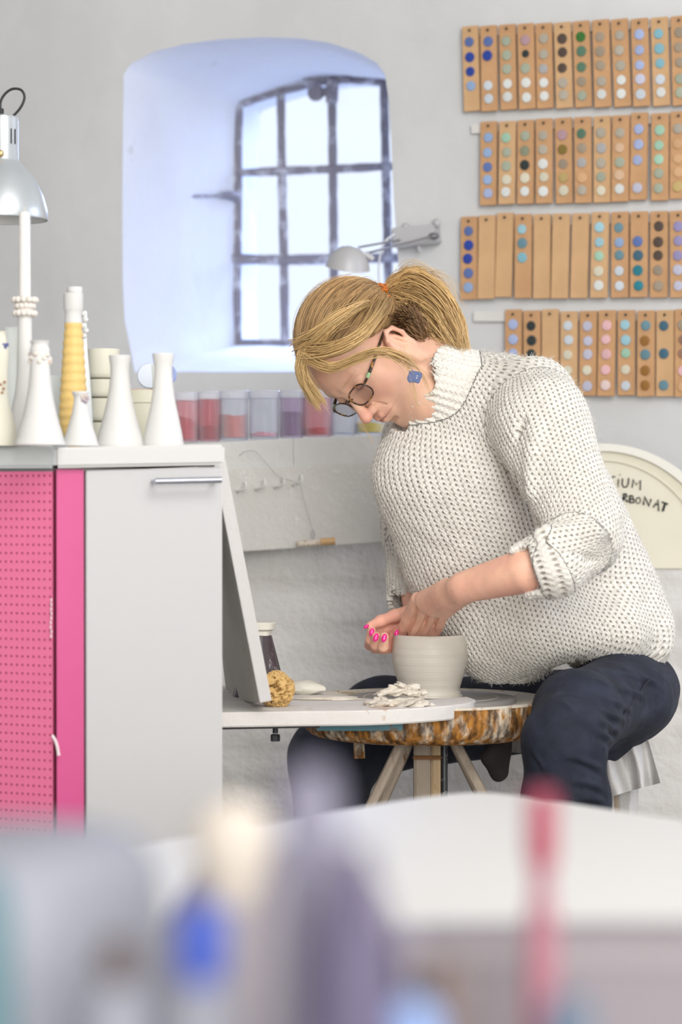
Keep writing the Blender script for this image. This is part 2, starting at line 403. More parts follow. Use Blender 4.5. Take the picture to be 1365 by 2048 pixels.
# low brick ledge in front of the wall, carrying the tub and, at left, the fascia boards
LD = 4.52                                    # depth of the low brick front
zt_r = W(1330, 1141, LD).z
p0 = W(430, 1103, LD); 
def low_wall(name, x0, x1, zt, label, m=None):
    mb = MB(); y0 = LD - 3.9
    n = max(8, int((x1 - x0) * 45)); mz = int(zt * 62); v = []; f = []
    for j in range(mz + 1):
        for i in range(n + 1):
            x = x0 + (x1 - x0) * i / n; z = zt * j / mz
            fr_ = (z / .075) % 1; g = .007 * max(0, 1 - abs(fr_ - .5) / .14)
            y = y0 - .012 * noise.noise(Vector((x * 4, 0, z * 9))) - .005 * noise.noise(Vector((x * 14, 3, z * 22))) + g
            v.append((x, y, z))
    for j in range(mz):
        for i in range(n): q = j * (n + 1) + i; f.append((q, q + 1, q + n + 2, q + n + 1))
    k = len(v); top = mz * (n + 1)
    v += [(x1, wall_at(x1).y + .02, zt), (x0, wall_at(x0).y + .02, zt), (x1, wall_at(x1).y + .02, 0), (x0, wall_at(x0).y + .02, 0)]
    f.append(tuple([top + i for i in range(n + 1)] + [k, k + 1]))
    f.append(tuple([j * (n + 1) for j in range(mz + 1)] + [k + 1, k + 3])); f.append(tuple([j * (n + 1) + n for j in range(mz + 1)][::-1] + [k + 2, k]))
    o = mk(name, v, f, m or M_low, smooth=True); o.data.set_sharp_from_angle(angle=R(50)); tag(o, kind='structure', label=label)
XM = W(820, 1100, LD).x
low_wall('trim_2', XM, 2.3, zt_r, 'low whitewashed brick ledge along the foot of the wall')
low_wall('trim_3', W(-250, 1100, LD).x, XM, W(600, 900, LD).z, 'taller whitewashed brick ledge under the jar shelf', mat('whitewash_lightened', (.76, .735, .70), .85, var=.06, vscale=5, bump=.004, bscale=60))  # left brick gets a lighter colour to make up for weaker light there
# ------------------------------------------------------------------ jar shelf with fascia boards
SD = 4.43
M_board = mat('painted_board', (.70, .69, .66), .55, var=.04, vscale=9, bump=.0012, bscale=60)
M_board2 = mat('painted_board_dusty', (.69, .67, .62), .6, var=.05, vscale=7, bump=.0012, bscale=80, col2=(.78, .76, .72), c2scale=90, c2lo=.60, c2hi=.66)
sh = empty('wall_shelf', W(600, 935, SD), 'white painted board shelf carrying the pigment jars, with a fascia of hooks', 'shelf')
def slab(pxs, D, depth, name, m, parent, bevel=.002):
    return MB().prism([W(x, y, D) for x, y in pxs], (0, depth, 0), bevel).build(name, m, parent, smooth=False)
slab([(300, 893), (586, 876.5), (586, 935), (300, 948)], SD, .10, 'top_board', M_board, sh)
slab([(586, 877), (800, 869), (800, 925), (586, 935)], SD + .004, .10, 'top_board', M_board, sh)
slab([(300, 946), (800, 923), (800, 1083), (300, 1115)], SD - .004, .022, 'fascia_board', M_board2, sh)
# back part of the shelf top reaching the wall
MB().prism([W(300, 894, SD + .1), W(800, 871, SD + .1), W(800, 884, SD + .1), W(300, 906, SD + .1)], (0, .62, 0)).build('shelf_top', M_board, sh, smooth=False)
M_hook = mat('painted_hook', (.80, .79, .74), .4)
for i, (x, y) in enumerate([(484, 975), (522, 971), (560, 967), (596, 962)]):
    b0 = W(x - 6, y + 6, SD - .004); mb = MB(); mb.ball(W(x - 9, y + 7, SD - .006), .0045, 8, 6)
    pts = [W(x - 9, y + 7, SD - .002), W(x - 6, y + 6, SD - .02), W(x + 3, y + 4, SD - .028), W(x + 8, y - 2, SD - .030), W(x + 7, y - 12, SD - .028)]
    mb.tube(smoothpath(pts, 5), .0023, 8); mb.build('hook', M_hook, sh)
# clay cutting wire hanging from the last hook
wc = empty('cutting_wire', W(640, 1083, SD - .03), 'clay cutting wire with a short wooden toggle hanging from the last hook on the fascia', 'pottery tool')
M_wire = mat('grey_wire', (.50, .48, .46), .5, metal=.2)
pts = [W(478, 912, SD - .02), W(492, 903, SD - .03), W(512, 904, SD - .035), W(535, 928, SD - .035), W(560, 953, SD - .034), W(598, 968, SD - .033), W(607, 992, SD - .032), W(618, 1030, SD - .03), W(626, 1060, SD - .03), W(629, 1076, SD - .032)]
MB().tube(smoothpath(pts, 6), .0006, 6).build('wire', M_wire, wc)
lp = [W(627 + 3.2 * math.cos(t / 10 * 6.283), 1068 + 8 * math.sin(t / 10 * 6.283), SD - .032) for t in range(11)]
MB().tube(lp, .0009, 6).build('wire_loop', M_wire, wc)
M_tog = mat('toggle_wood', (.66, .42, .20), .55, var=.1, vscale=30, stretch=(1, 8, 8))
MB().tube([W(594, 1088, SD - .03), W(596, 1088, SD - .03), W(644, 1084, SD - .031)], [.003, .0055, .006], 12).build('toggle_slip_covered_end', mat('dried_slip', (.74, .66, .55), .9, bump=.001, bscale=200, col2=(.5, .35, .2), c2scale=90), wc)
MB().tube([W(642, 1084, SD - .031), W(671, 1082, SD - .031)], .0066, 14).build('toggle', M_tog, wc)

# pigment jars
def clear_plastic(name, tint=(.95, .96, .98), a=.08):
    m = bpy.data.materials.new(name); m.use_nodes = True; nt = m.node_tree; nt.nodes.clear()
    o = nt.nodes.new('ShaderNodeOutputMaterial'); t = nt.nodes.new('ShaderNodeBsdfTransparent'); t.inputs[0].default_value = (*tint, 1)
    g = nt.nodes.new('ShaderNodeBsdfPrincipled'); g.inputs['Base Color'].default_value = (.86, .87, .92, 1); g.inputs['Roughness'].default_value = .15
    lw = nt.nodes.new('ShaderNodeLayerWeight'); lw.inputs[0].default_value = .3
    mr = nt.nodes.new('ShaderNodeMapRange'); mr.inputs[3].default_value = a; mr.inputs[4].default_value = .8
    s = nt.nodes.new('ShaderNodeMixShader'); nt.links.new(lw.outputs['Facing'], mr.inputs[0]); nt.links.new(mr.outputs[0], s.inputs[0])
    nt.links.new(t.outputs[0], s.inputs[1]); nt.links.new(g.outputs[0], s.inputs[2]); nt.links.new(s.outputs[0], o.inputs[0]); return m
M_jar = clear_plastic('clear_jar_plastic'); M_lid = clear_plastic('frosted_lid_plastic', a=.45); M_jarpink = clear_plastic('dusty_pink_jar_plastic', (.96, .72, .74), .12)
M_jarlilac = clear_plastic('dusty_lilac_jar_plastic', (.88, .80, .9), .14); M_jarrose = clear_plastic('dusty_rose_jar_plastic', (.90, .52, .56), .14)
jars = [(372, 398, 786, 838, (.50, .09, .12), M_jarpink, 'clear plastic jar half full of deep rose powder, leftmost on the shelf', 25),
        (419, 441, 784, 853, (.42, .07, .10), M_jarrose, 'clear jar with a dark rose residue on its wall, second jar on the shelf', 22),
        (469, 498, 782, 836, (.68, .25, .22), M_jar, 'clear jar with salmon powder heaped up against its sides', 28),
        (529, 559, 782, 867, (.80, .36, .44), M_jar, 'nearly empty clear jar with a thin layer of pale pink powder', 30),
        (584, 608, 782, 826, (.30, .17, .34), M_jarlilac, 'clear jar more than half full of purple powder', 24),
        (636, 664, 782, 857, (.62, .05, .05), M_jarpink, 'clear jar with a low layer of bright red powder', 28),
        (688, 711, 783, 869, (.62, .66, .78), M_jar, 'almost empty clear jar with a trace of pale blue powder', 24),
        (741, 774, 783, 848, (.80, .62, .03), M_jar, 'clear jar with yellow powder, rightmost, beneath the face of the potter', 32)]
for i, (xc, xr, yt, yl, col, jm, lab, hw) in enumerate(jars):
    D = SD + .055; yb = 886 - (xc - 360) * .04
    if hw > 29: hw = 30
    b = W(xc, yb, D); s = D / FPX; r = hw * s; H = (yb - yt) * s; b.z += .001
    t = empty('pigment_jar', b, lab, 'jar', 'pigment jars on the shelf')
    mb = MB(); mb.lathe(b, [(r * .93, 0), (r, .003), (r, H * .84), (r * .97, H * .86), (r * .955, H * .84), (r * .955, .005), (r * .9, .004)], 32); mb.build('jar_wall', jm, t)
    mb = MB(); Lh = H * .17; pr = [(r * 1.02, H - Lh)]
    for q in range(5): z = H - Lh + Lh * (q + .5) / 5.4; pr += [(r * 1.05, z), (r * 1.02, z + Lh * .06)]
    pr += [(r * 1.04, H - .002), (r * .98, H), (0.0001, H - .001)]
    mb.lathe(b, pr, 32); mb.build('lid', M_lid, t)
    hl = (yb - yl) * s; rr = r * .945; mb = MB(); V = []; Fc = []; seg = 28; rings = 7
    def top(x, y): return hl * (1 + (.10 if hl > .02 else .25) * noise.noise(Vector((x * 60, y * 60, i * 3.3)))) + (.16 * hl * abs(x) / rr if i == 2 else 0) + (.18 * hl * (-x) / rr if i == 0 else 0)
    V.append(b + Vector((0, 0, .005)))
    for k in range(seg):
        an = 6.2832 * k / seg; V.append(b + Vector((rr * math.cos(an), rr * math.sin(an), .005)))
    for q in range(rings, 0, -1):
        for k in range(seg):
            an = 6.2832 * k / seg; x = rr * q / rings * math.cos(an); y = rr * q / rings * math.sin(an); V.append(b + Vector((x, y, max(.006, top(x, y)))))
    V.append(b + Vector((0, 0, top(0, 0))))
    for k in range(seg): k2 = (k + 1) % seg; Fc.append((0, 1 + k2, 1 + k)); Fc.append((1 + k, 1 + k2, 1 + seg + k2, 1 + seg + k)); Fc.append((1 + rings * seg + k, 1 + rings * seg + k2, len(V) - 1))
    for q in range(rings - 1):
        for k in range(seg): k2 = (k + 1) % seg; o1 = 1 + seg * (q + 1); Fc.append((o1 + k, o1 + k2, o1 + seg + k2, o1 + seg + k))
    MB().add(V, Fc).build('powder', mat('powder_%d' % i, col, .95, var=.10, vscale=60, bump=.001, bscale=220), t)

# ------------------------------------------------------------------ glaze sample boards on battens
M_tan = mat('sample_board_clay', (.56, .325, .165), .65, var=.09, vscale=18, bump=.0006, bscale=120, spec=.25)
M_tan2 = mat('sample_board_pale_clay', (.61, .385, .205), .65, var=.08, vscale=18, bump=.0006, bscale=120, spec=.25)
M_nail = mat('small_nail', (.05, .045, .04), .5, metal=.6)
M_disc = bpy.data.materials.new('glaze_disc'); M_disc.use_nodes = True; nt = M_disc.node_tree; b_ = nt.nodes['Principled BSDF']; b_.inputs['Roughness'].default_value = .38; b_.inputs['Specular IOR Level'].default_value = .35
oi = nt.nodes.new('ShaderNodeObjectInfo'); tc = nt.nodes.new('ShaderNodeTexCoord'); no = nt.nodes.new('ShaderNodeTexNoise'); no.inputs['Scale'].default_value = 130; no.inputs['Detail'].default_value = 3
ad = nt.nodes.new('ShaderNodeVectorMath'); ad.operation = 'ADD'; cx = nt.nodes.new('ShaderNodeCombineXYZ'); ml = nt.nodes.new('ShaderNodeMath'); ml.operation = 'MULTIPLY'; ml.inputs[1].default_value = 50
nt.links.new(oi.outputs['Random'], ml.inputs[0]); nt.links.new(ml.outputs[0], cx.inputs[0]); nt.links.new(tc.outputs['Object'], ad.inputs[0]); nt.links.new(cx.outputs[0], ad.inputs[1]); nt.links.new(ad.outputs[0], no.inputs['Vector'])
mr = nt.nodes.new('ShaderNodeMapRange'); mr.inputs[1].default_value = .3; mr.inputs[2].default_value = .7; mr.inputs[3].default_value = .82; mr.inputs[4].default_value = 1.18; nt.links.new(no.outputs[0], mr.inputs[0])
sc_ = nt.nodes.new('ShaderNodeVectorMath'); sc_.operation = 'SCALE'; nt.links.new(oi.outputs['Color'], sc_.inputs[0]); nt.links.new(mr.outputs[0], sc_.inputs['Scale']); nt.links.new(sc_.outputs[0], b_.inputs['Base Color'])
M_blotch = mat('glaze_blotched_rust', (.50, .25, .05), .3, col2=(.08, .02, .01), c2scale=95, c2lo=.46, c2hi=.54)
M_blot2 = mat('glaze_orange_fleck', (.60, .50, .36), .4, col2=(.75, .22, .03), c2scale=70, c2lo=.52, c2hi=.58)
M_blot3 = mat('glaze_dark_fleck', (.34, .36, .24), .4, col2=(.03, .06, .04), c2scale=80, c2lo=.5, c2hi=.56)
PAL = dict(b=((.10, .16, .38), 'blue'), B=((.02, .055, .32), 'deep blue'), l=((.28, .40, .62), 'light blue'), w=((.66, .68, .66), 'white'), W=((.56, .61, .66), 'bluish white'),
           g=((.36, .40, .31), 'sage green'), G=((.04, .17, .03), 'bright green'), t=((.09, .18, .12), 'dark green'), p=((.42, .27, .31), 'mauve'), k=((.025, .035, .035), 'black'),
           n=((.085, .06, .048), 'dark brown'), y=((.42, .38, .31), 'greige'), Y=((.33, .27, .20), 'taupe'), c=((.64, .60, .47), 'cream'), q=((.20, .42, .50), 'turquoise'), Q=((.33, .56, .64), 'pale turquoise'),
           m=((.34, .55, .42), 'mint green'), v=((.30, .27, .48), 'violet'), V=((.52, .52, .64), 'pale violet'), O=((.20, .14, .03), 'olive'), o=((.50, .37, .15), 'ochre'), P=((.72, .44, .46), 'pink'),
           R=((.74, .58, .56), 'pale pink'), e=((.05, .13, .19), 'petrol blue'), E=((.13, .25, .30), 'grey teal'), a=((.38, .38, .38), 'grey'), z=((.36, .43, .66), 'periwinkle blue'), s=((.62, .38, .20), 'tan'),
           x=(None, 'rust blotched'), X=(None, 'orange flecked'), Z=(None, 'dark flecked green'), T=((.02, .20, .26), 'teal'), r=((.30, .17, .12), 'red brown'))
SPECIAL = dict(x=M_blotch, X=M_blot2, Z=M_blot3)
def zx(off, s=2.935): return lambda v: off + v / s
R1 = dict(name='top', tx=[125, 232, 342, 450, 557, 665, 775, 890, 1000, 1118, 1235, 1352], bx=[137, 240, 353, 462, 567, 680, 792, 905, 1022, 1133, 1250, 1365], ty=[98, 95, 88, 83, 80, 76, 68, 60, 56, 53, 46, 38], by=[596, 596, 588, 584, 580, 578, 573, 573, 570, 568, 565, 562],
          oy=20, slots=(.19, .36, .53, .70, .86), d=['bBBl.', 'bB.WW', 'gggww', 'pkgww', 'yyaww', 'nnnyy', 'GttYg', 'YYYyw', 'yyyww', 'zzzVW', 'qqqWw', 'YYYgg'])
R2 = dict(name='second', tx=[235, 345, 452, 560, 672, 785, 900, 1010, 1120, 1240, 1352], bx=[232, 340, 450, 560, 678, 790, 900, 1005, 1112, 1238, 1348], ty=[657, 655, 648, 640, 635, 630, 625, 620, 605, 608, 597], by=[1148, 1142, 1140, 1137, 1137, 1135, 1132, 1127, 1116, 1120, 1110],
          oy=20, slots=(.20, .37, .54, .70, .86), d=['llblz', 'mggcw', 'gZkcw', 'yywcw', 'pOYoc', 'tYasy', 'yaygc', 'yXgXw', 'zzz.V', 'mmmgg', 'yssso'])
R3 = dict(name='third', tx=[120, 225, 332, 437, 548, 660, 775, 890, 1005, 1118, 1235, 1348], bx=[118, 218, 320, 435, 545, 650, 763, 880, 1003, 1115, 1232, 1352], ty=[70, 62, 48, 55, 55, 52, 50, 43, 42, 40, 38, 35], by=[556, 552, 542, 548, 550, 550, 548, 546, 545, 543, 545, 545],
          oy=410, slots=(.18, .35, .51, .69, .86), d=['bBBbl', '.....', '.....', 'QEq..', '.....', '.....', '.....', 'QQmcw', 'ElEWW', '.beTT', 'nnnYY', 'vvvVV'])
R4 = dict(name='bottom', tx=[380, 488, 596, 706, 820, 930, 1042, 1158, 1270, 1378], bx=[380, 488, 596, 703, 815, 922, 1042, 1156, 1268, 1378], ty=[615, 620, 613, 625, 622, 618, 618, 620, 618, 612], by=[1118, 1120, 1116, 1120, 1120, 1122, 1118, 1124, 1124, 1126],
          oy=410, slots=(.18, .35, .51, .70, .88), d=['zzzz.', 'kkk..', '.....', 'WWccw', 'VVVcV', 'PPPPR', 'QQmcW', 'ExEXx'.replace('X', 'x'), 'e.e.E', 'YrrPs'])
disc_me = None; disc_sp = {}
WZ = .012
ordn = ['first', 'second', 'third', 'fourth', 'fifth', 'sixth', 'seventh', 'eighth', 'ninth', 'tenth', 'eleventh', 'twelfth']
nail_me = MB().lathe((0, 0, 0), [(.0012, 0), (.0012, .004), (.0028, .0045), (.0024, .006), (.0001, .0066)], 10, axis=(0, -1, 0))
for ri, RW in enumerate((R1, R2, R3, R4)):
    n = len(RW['tx']); fx = lambda v: 900 + v / 2.935; fy = lambda v: RW['oy'] + v / 2.935
    # batten behind the boards
    xl = fx(RW['tx'][0]) + (-16 if ri not in (1, 3) else (-34 if ri == 1 else -66)); xr = fx(RW['tx'][-1]) + 22
    sl = (fy(RW['ty'][-1]) - fy(RW['ty'][0])) / (fx(RW['tx'][-1]) - fx(RW['tx'][0])); ym = fy(RW['ty'][0]) + 14
    yl_ = ym + sl * (xl - fx(RW['tx'][0])); yr_ = ym + sl * (xr - fx(RW['tx'][0]))
    if ri == 3: xl = 950
    hb = 9 if ri != 3 else 10
    bat = MB().prism([onwall(xl, yl_ - hb, 0), onwall(xr, yr_ - hb, 0), onwall(xr, yr_ + hb, 0), onwall(xl, yl_ + hb, 0)], wn * WZ, .001).build('wall_batten', mat('batten_paint', (.68, .67, .64), .7, var=.05, bump=.001, bscale=60), smooth=False)
    tag(bat, 'white painted batten behind the %s row of glaze samples' % RW['name'], 'batten')
    for i in range(n):
        tx, bx, ty, by = fx(RW['tx'][i]), fx(RW['bx'][i]), fy(RW['ty'][i]), fy(RW['by'][i])
        lift = WZ + .001 + (.003 if i % 2 else 0)
        T = onwall(tx, ty, lift); Bp = onwall(bx, by, lift)
        up = (T - Bp); H = up.length; up.normalize(); rt = up.cross(wn).normalized(); 
        if rt.x < 0: rt = -rt
        out = rt.cross(up); 
        if out.dot(wn) < 0: out = -out
        depth = (T.y + 3.9); w = [34, 34.5, 35, 35][ri] * (1 + .004 * i) * depth / FPX / math.cos(math.atan(S)) * .93
        MR = Matrix((rt, -out, up)).transposed()          # local x right, y into the wall, z up
        o_org = (T + Bp) / 2
        bd = RW['d'][i]; bl = [PAL[c][1] for c in bd if c != '.']
        me_b = MB().box((0, -.004, 0), (w, .008, H), bevel=.0008)
        o = me_b.build('sample_board', M_tan if (i * 7 + ri * 3) % 5 and bl else M_tan2, None, smooth=False)
        o.data.transform(Matrix.Translation(o.location)); o.matrix_world = Matrix.Translation(o_org) @ MR.to_4x4()
        uniq = []
        for c in bl:
            if c not in uniq: uniq.append(c)
        desc = ('bare clay board without discs' if not uniq else 'clay board with ' + ' and '.join(uniq[:2]) + ' discs')
        tag(o, '%s, %s from left, %s row' % (desc, ordn[i], RW['name']), 'sample board', 'glaze sample boards on the wall')
        nl = MB(); nl.add(nail_me.v, nl.f or nail_me.f); nn_ = nl.build('nail', M_nail, o, local=True); nn_.location = (0, -.008, H / 2 - .0095); nn_.scale = (1, 1, 1)
        for q, c in enumerate(bd):
            if c == '.': continue
            rr = .0094 * (1 + .05 * random.uniform(-1, 1)) * (.8 if c == 'k' and ri == 0 else 1)
            if disc_me is None:
                dd = MB().lathe((0, 0, 0), [(.9, 0), (1, .06), (1, .30), (.93, .38), (.7, .41), (.0001, .42)], 24, axis=(0, -1, 0)).build('glaze_disc', M_disc, o, local=True); disc_me = dd.data
            else:
                dd = bpy.data.objects.new('glaze_disc', disc_me); C.objects.link(dd); dd.parent = o
            dd.location = (random.uniform(-.0012, .0012) - .001, -.008, H / 2 - H * RW['slots'][q] + random.uniform(-.0015, .0015)); dd.scale = (rr, rr, rr * 1.06)
            if c in SPECIAL:
                if c not in disc_sp: m2 = disc_me.copy(); m2.materials[0] = SPECIAL[c]; disc_sp[c] = m2
                dd.data = disc_sp[c]
            else:
                k = random.uniform(.92, 1.08); dd.color = (*[min(1, v * k) for v in PAL[c][0]], 1)

# ------------------------------------------------------------------ small wall lamp
LM = mat('lamp_grey_metal', (.50, .50, .51), .45, metal=.1)
lb = onwall(842, 475, .0)
wl = empty('wall_lamp', lb, 'small grey halogen wall lamp on thin arms beside the window', 'lamp')
Q = [(806, 456), (888, 451), (888, 492), (806, 499)]
MB().prism([onwall(x, y, .0) for x, y in [(796, 460), (880, 452), (884, 489), (798, 499)]], wn * .045, .003).build('mount_box', LM, wl, smooth=False)
mb = MB(); mb.ball(onwall(812, 453, .03), .008); mb.ball(onwall(874, 446, .03), .009); mb.tube([onwall(838, 492, .03), onwall(839, 503, .03)], .004, 8); mb.build('screw_knob', LM, wl)
MB().ball(onwall(868, 472, .052), (.011, .006, .007)).build('arm_pivot', mat('lamp_dark_metal', (.18, .18, .19), .4, metal=.6), wl)
shp = onwall(700, 512, .20)
mb = MB(); mb.tube([onwall(868, 472, .055), shp + Vector((.035, 0, .006))], .0024, 8); mb.tube([onwall(800, 480, .05), shp + Vector((.012, 0, .016))], .0022, 8)
mb.build('arm', mat('lamp_rod', (.34, .35, .38), .3, metal=.8), wl)
mb = MB(); mb.tube(smoothpath([onwall(790, 468, .05), onwall(772, 482, .06), onwall(762, 505, .06), onwall(758, 540, .05), onwall(760, 575, .04), onwall(768, 610, .03)], 6), .0022, 8); mb.build('cable', mat('white_cable', (.74, .76, .8), .4), wl)
mb = MB(); mb.lathe(shp - Vector((.004, 0, .024)), [(.044, 0), (.0435, .002), (.040, .016), (.031, .031), (.018, .042), (.0001, .045)], 32, axis=(.12, -.25, 1), cap=False); o = mb.build('lamp_shade', LM, wl)
mb = MB(); mb.tube([shp + Vector((.028, -.01, .004)), shp + Vector((.046, -.01, -.008))], .006, 10); mb.build('shade_clamp', LM, wl)

# ------------------------------------------------------------------ tub lid / container at right: CALCIUM CARBONAT
TD = 4.60
M_tub = mat('cream_plastic', (.67, .63, .50), .45, var=.03, vscale=6)
tb = empty('plastic_container', W(1262, 1140, TD), 'cream arched plastic container with black marker lettering, on the ledge behind the potter', 'container')
def arch(cx, yb, hw, yt, n=28, inset=0):
    P = []
    for i in range(n + 1):
        t = -1 + 2 * i / n; x = cx + t * (hw - inset); y = yt + inset + (1 - math.sqrt(max(0, 1 - (t * .90) ** 2))) / (1 - math.sqrt(1 - .81)) * 150
        P.append((x, y))
    return [(cx - hw + inset, yb)] + P + [(cx + hw - inset, yb)]
MB().prism([W(x, y, TD) for x, y in arch(1205, 1141, 235, 887)], (0, .05, 0), .004).build('body', M_tub, tb, smooth=False)
rim = [W(x, y, TD - .008) for x, y in arch(1205, 1141, 235, 887)[1:-1]]; rin = [W(x, y, TD - .008) for x, y in arch(1205, 1141, 235, 887, inset=15)[1:-1]]
v = rim + rin; n = len(rim); v += [p + Vector((0, .012, 0)) for p in v]; f = []
for i in range(n - 1): f += [(i, i + 1, n + i + 1, n + i), (n + i, n + i + 1, 3 * n + i + 1, 3 * n + i), (2 * n + i, 2 * n + i + 1, i + 1, i)]
MB().add(v, f).build('rim', mat('cream_rim_plastic', (.70, .68, .60), .4), tb, smooth=False)
MB().tube([W(x, y, TD - .001) for x, y in arch(1205, 1141, 235, 887, inset=34)[1:-1]], .0025, 6).build('raised_groove', M_tub, tb)
# marker lettering, drawn as strokes
M_ink = mat('black_marker', (.015, .02, .02), .6)
def stroke(pts, w=1.6):
    P = [W(x, y, TD - .0012) for x, y in pts]; mb_ink.tube(P, w * TD / FPX, 6)
mb_ink = MB(); z0 = lambda x, y: (1100 + x / 4.876, 780 + y / 4.876)
def S_(pts, w=1.4): stroke([z0(*p) for p in pts], w)
Wd = 1.4
# word 1: CALCIUM (first letters are behind the sweater)
for ch, base in (('C', 380), ('A', 460), ('L', 540)): pass
S_([(640, 850), (622, 842), (600, 870), (604, 915), (636, 925)])
S_([(672, 868), (668, 945)]); S_([(684, 824), (688, 828)], 2)
S_([(712, 862), (708, 920), (722, 948), (750, 945), (768, 915), (772, 858)], 1.6)
S_([(806, 952), (818, 870), (846, 925), (888, 880), (884, 978)], 1.5)
# word 2: CARBONAT
S_([(632, 1095), (658, 1010), (680, 1100)])
S_([(722, 1015), (716, 1085)], 2.2); S_([(718, 1018), (748, 1016), (756, 1036), (722, 1052), (764, 1090)], 2.2)
S_([(784, 1030), (780, 1098)], 2); S_([(782, 1030), (812, 1034), (816, 1056), (790, 1062), (826, 1070), (824, 1096), (782, 1098)], 1.8)
S_([(876, 1046), (848, 1056), (842, 1090), (862, 1108), (886, 1092), (884, 1060), (872, 1046)], 1.3)
S_([(916, 1120), (926, 1038), (972, 1132), (990, 1064)], 2.2)
S_([(1012, 1144), (1060, 1070), (1064, 1180)], 1.8); S_([(1024, 1118), (1062, 1116)], 1.6)
S_([(1094, 1092), (1156, 1114)], 1.8); S_([(1128, 1104), (1104, 1182)], 2.6)
mb_ink.build('lettering', M_ink, tb)
# ------------------------------------------------------------------ pink cabinet with grey door
CD = 3.3
Cc = W(113, 937, CD)
def plan(x_px, tanv, D0, X0):       # intersect camera column with the plan line through (X0, D0) with slope tanv
    k = (x_px - 682.5) / FPX; return (D0 - tanv * X0) / (1 - tanv * k)
def cab(px, py, tanv):
    D = plan(px, tanv, CD, Cc.x); return W(px, py, D)
TL, TR = -.45, .32                  # pink side recedes left, door side recedes right (D grows with X)
zb = 0.0; ztop = Cc.z
M_pink = mat('pink_laminate', (.60, .08, .25), .42, var=.02)
M_pinkp = mat('pink_perforated_sheet', (.80, .18, .35), .45)
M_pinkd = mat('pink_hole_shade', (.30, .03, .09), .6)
M_door = mat('grey_door_laminate', (.52, .52, .53), .4)
M_top = mat('white_laminate', (.60, .595, .59), .35)
def dirT(t): return Vector((1, t, 0)).normalized()
e1 = dirT(TR); e0 = -dirT(TL)       # along door side (right, back), along pink side (left, back)
rootc = empty('storage_cabinet', (Cc.x, Cc.y, 0), 'pink cabinet with perforated side, pale grey door and white worktop, in the left foreground', 'cabinet')
c0 = Vector((Cc.x, Cc.y, 0)); Rr = cab(443, 937, TR); wR = (Vector((Rr.x, Rr.y, 0)) - c0).length; wL = .62; 
n1 = Vector((e1.y, -e1.x, 0)); n0 = Vector((e0.y, -e0.x, 0)); n0 = -n0 if n0.dot(Vector((0, -1, 0))) < 0 else n0
H = ztop
body = [c0 + e0 * wL, c0, c0 + e1 * wR, c0 + e1 * wR + Vector((-.09, .30, 0)), c0 + e0 * wL + Vector((0, .38, 0))]
def ins(p, d): cen = sum(body, Vector()) / 5; return p
MB().prism([p - n1 * .0 + Vector((0, .020, 0)) for p in body], (0, 0, H)).build('carcass', mat('carcass_white', (.62, .61, .59), .5), rootc, smooth=False)
# pink stile between corner and door
wS = (Vector((cab(170, 937, TR).x, cab(170, 937, TR).y, 0)) - c0).length
MB().prism([c0 + n1 * .0, c0 + e1 * (wS - .0015), c0 + e1 * (wS - .0015) - n1 * .018, c0 - n1 * .018], (0, 0, H - .001), .0006).build('stile', M_pink, rootc, smooth=False)
dT = cab(170, 938, TR).z
dA = c0 + e1 * (wS + .001); dB = c0 + e1 * wR
zA = cab(171, 940, TR).z - .001; zB = cab(441, 932, TR).z - .001
door = MB().prism([dA + n1 * .003 + Vector((0, 0, .08)), dB + n1 * .003 + Vector((0, 0, .08)), dB + n1 * .003 + Vector((0, 0, zB)), dA + n1 * .003 + Vector((0, 0, zA))], -n1 * .019, .0012).build('door', M_door, rootc, smooth=False)
mb = MB(); h0 = cab(300, 963, TR) + n1 * .032; h1 = cab(431, 960, TR) + n1 * .032
mb.tube([h0, h1], .0042, 14)
for h in (h0.lerp(h1, .03), h0.lerp(h1, .95)): mb.tube([h, h - n1 * .034], .0028, 10)
mb.build('handle', mat('brushed_steel', (.42, .44, .50), .28, metal=.9), door)
# perforated sheet with real holes
pit = .0117; pv = .0108
dz = 17.3 * CD / FPX; dxp = 12.3 * CD / FPX * math.sqrt(1 + TL * TL) * .96; hr = .0019
nc, nr = 26, 60; mb = MB(); V = []; Fc = []
e0n = e0; s0 = c0 + e0 * .004 + n0 * .0035; ztp = H - .004
for j in range(nr):
    for i in range(nc):
        x0, x1 = i * dxp, (i + 1) * dxp; z1, z0_ = ztp - j * dz, ztp - (j + 1) * dz; xm, zm = (x0 + x1) / 2, (z0_ + z1) / 2
        b = len(V); q = [(x0, z0_), (xm, z0_), (x1, z0_), (x1, zm), (x1, z1), (xm, z1), (x0, z1), (x0, zm)]
        ring = [(xm + hr * math.cos(R(225 + 45 * k)), zm + hr * math.sin(R(225 + 45 * k))) for k in range(8)]
        V += [s0 + e0 * x + Vector((0, 0, z)) for x, z in q + ring] + [s0 + e0 * x + Vector((0, 0, z)) - n0 * .0028 for x, z in ring]
        for k in range(8): k2 = (k + 1) % 8; Fc += [(b + k, b + k2, b + 8 + k2, b + 8 + k), (b + 8 + k, b + 8 + k2, b + 16 + k2, b + 16 + k)]
MB().add(V, Fc).build('perforated_panel', M_pinkp, rootc, smooth=False)
mb = MB(); mb.prism([s0 - n0 * .003, s0 + e0 * .6 - n0 * .003, s0 + e0 * .6 - n0 * .0045, s0 - n0 * .0045], (0, 0, ztp)); mb.build('backing_sheet', M_pinkd, rootc, smooth=False)
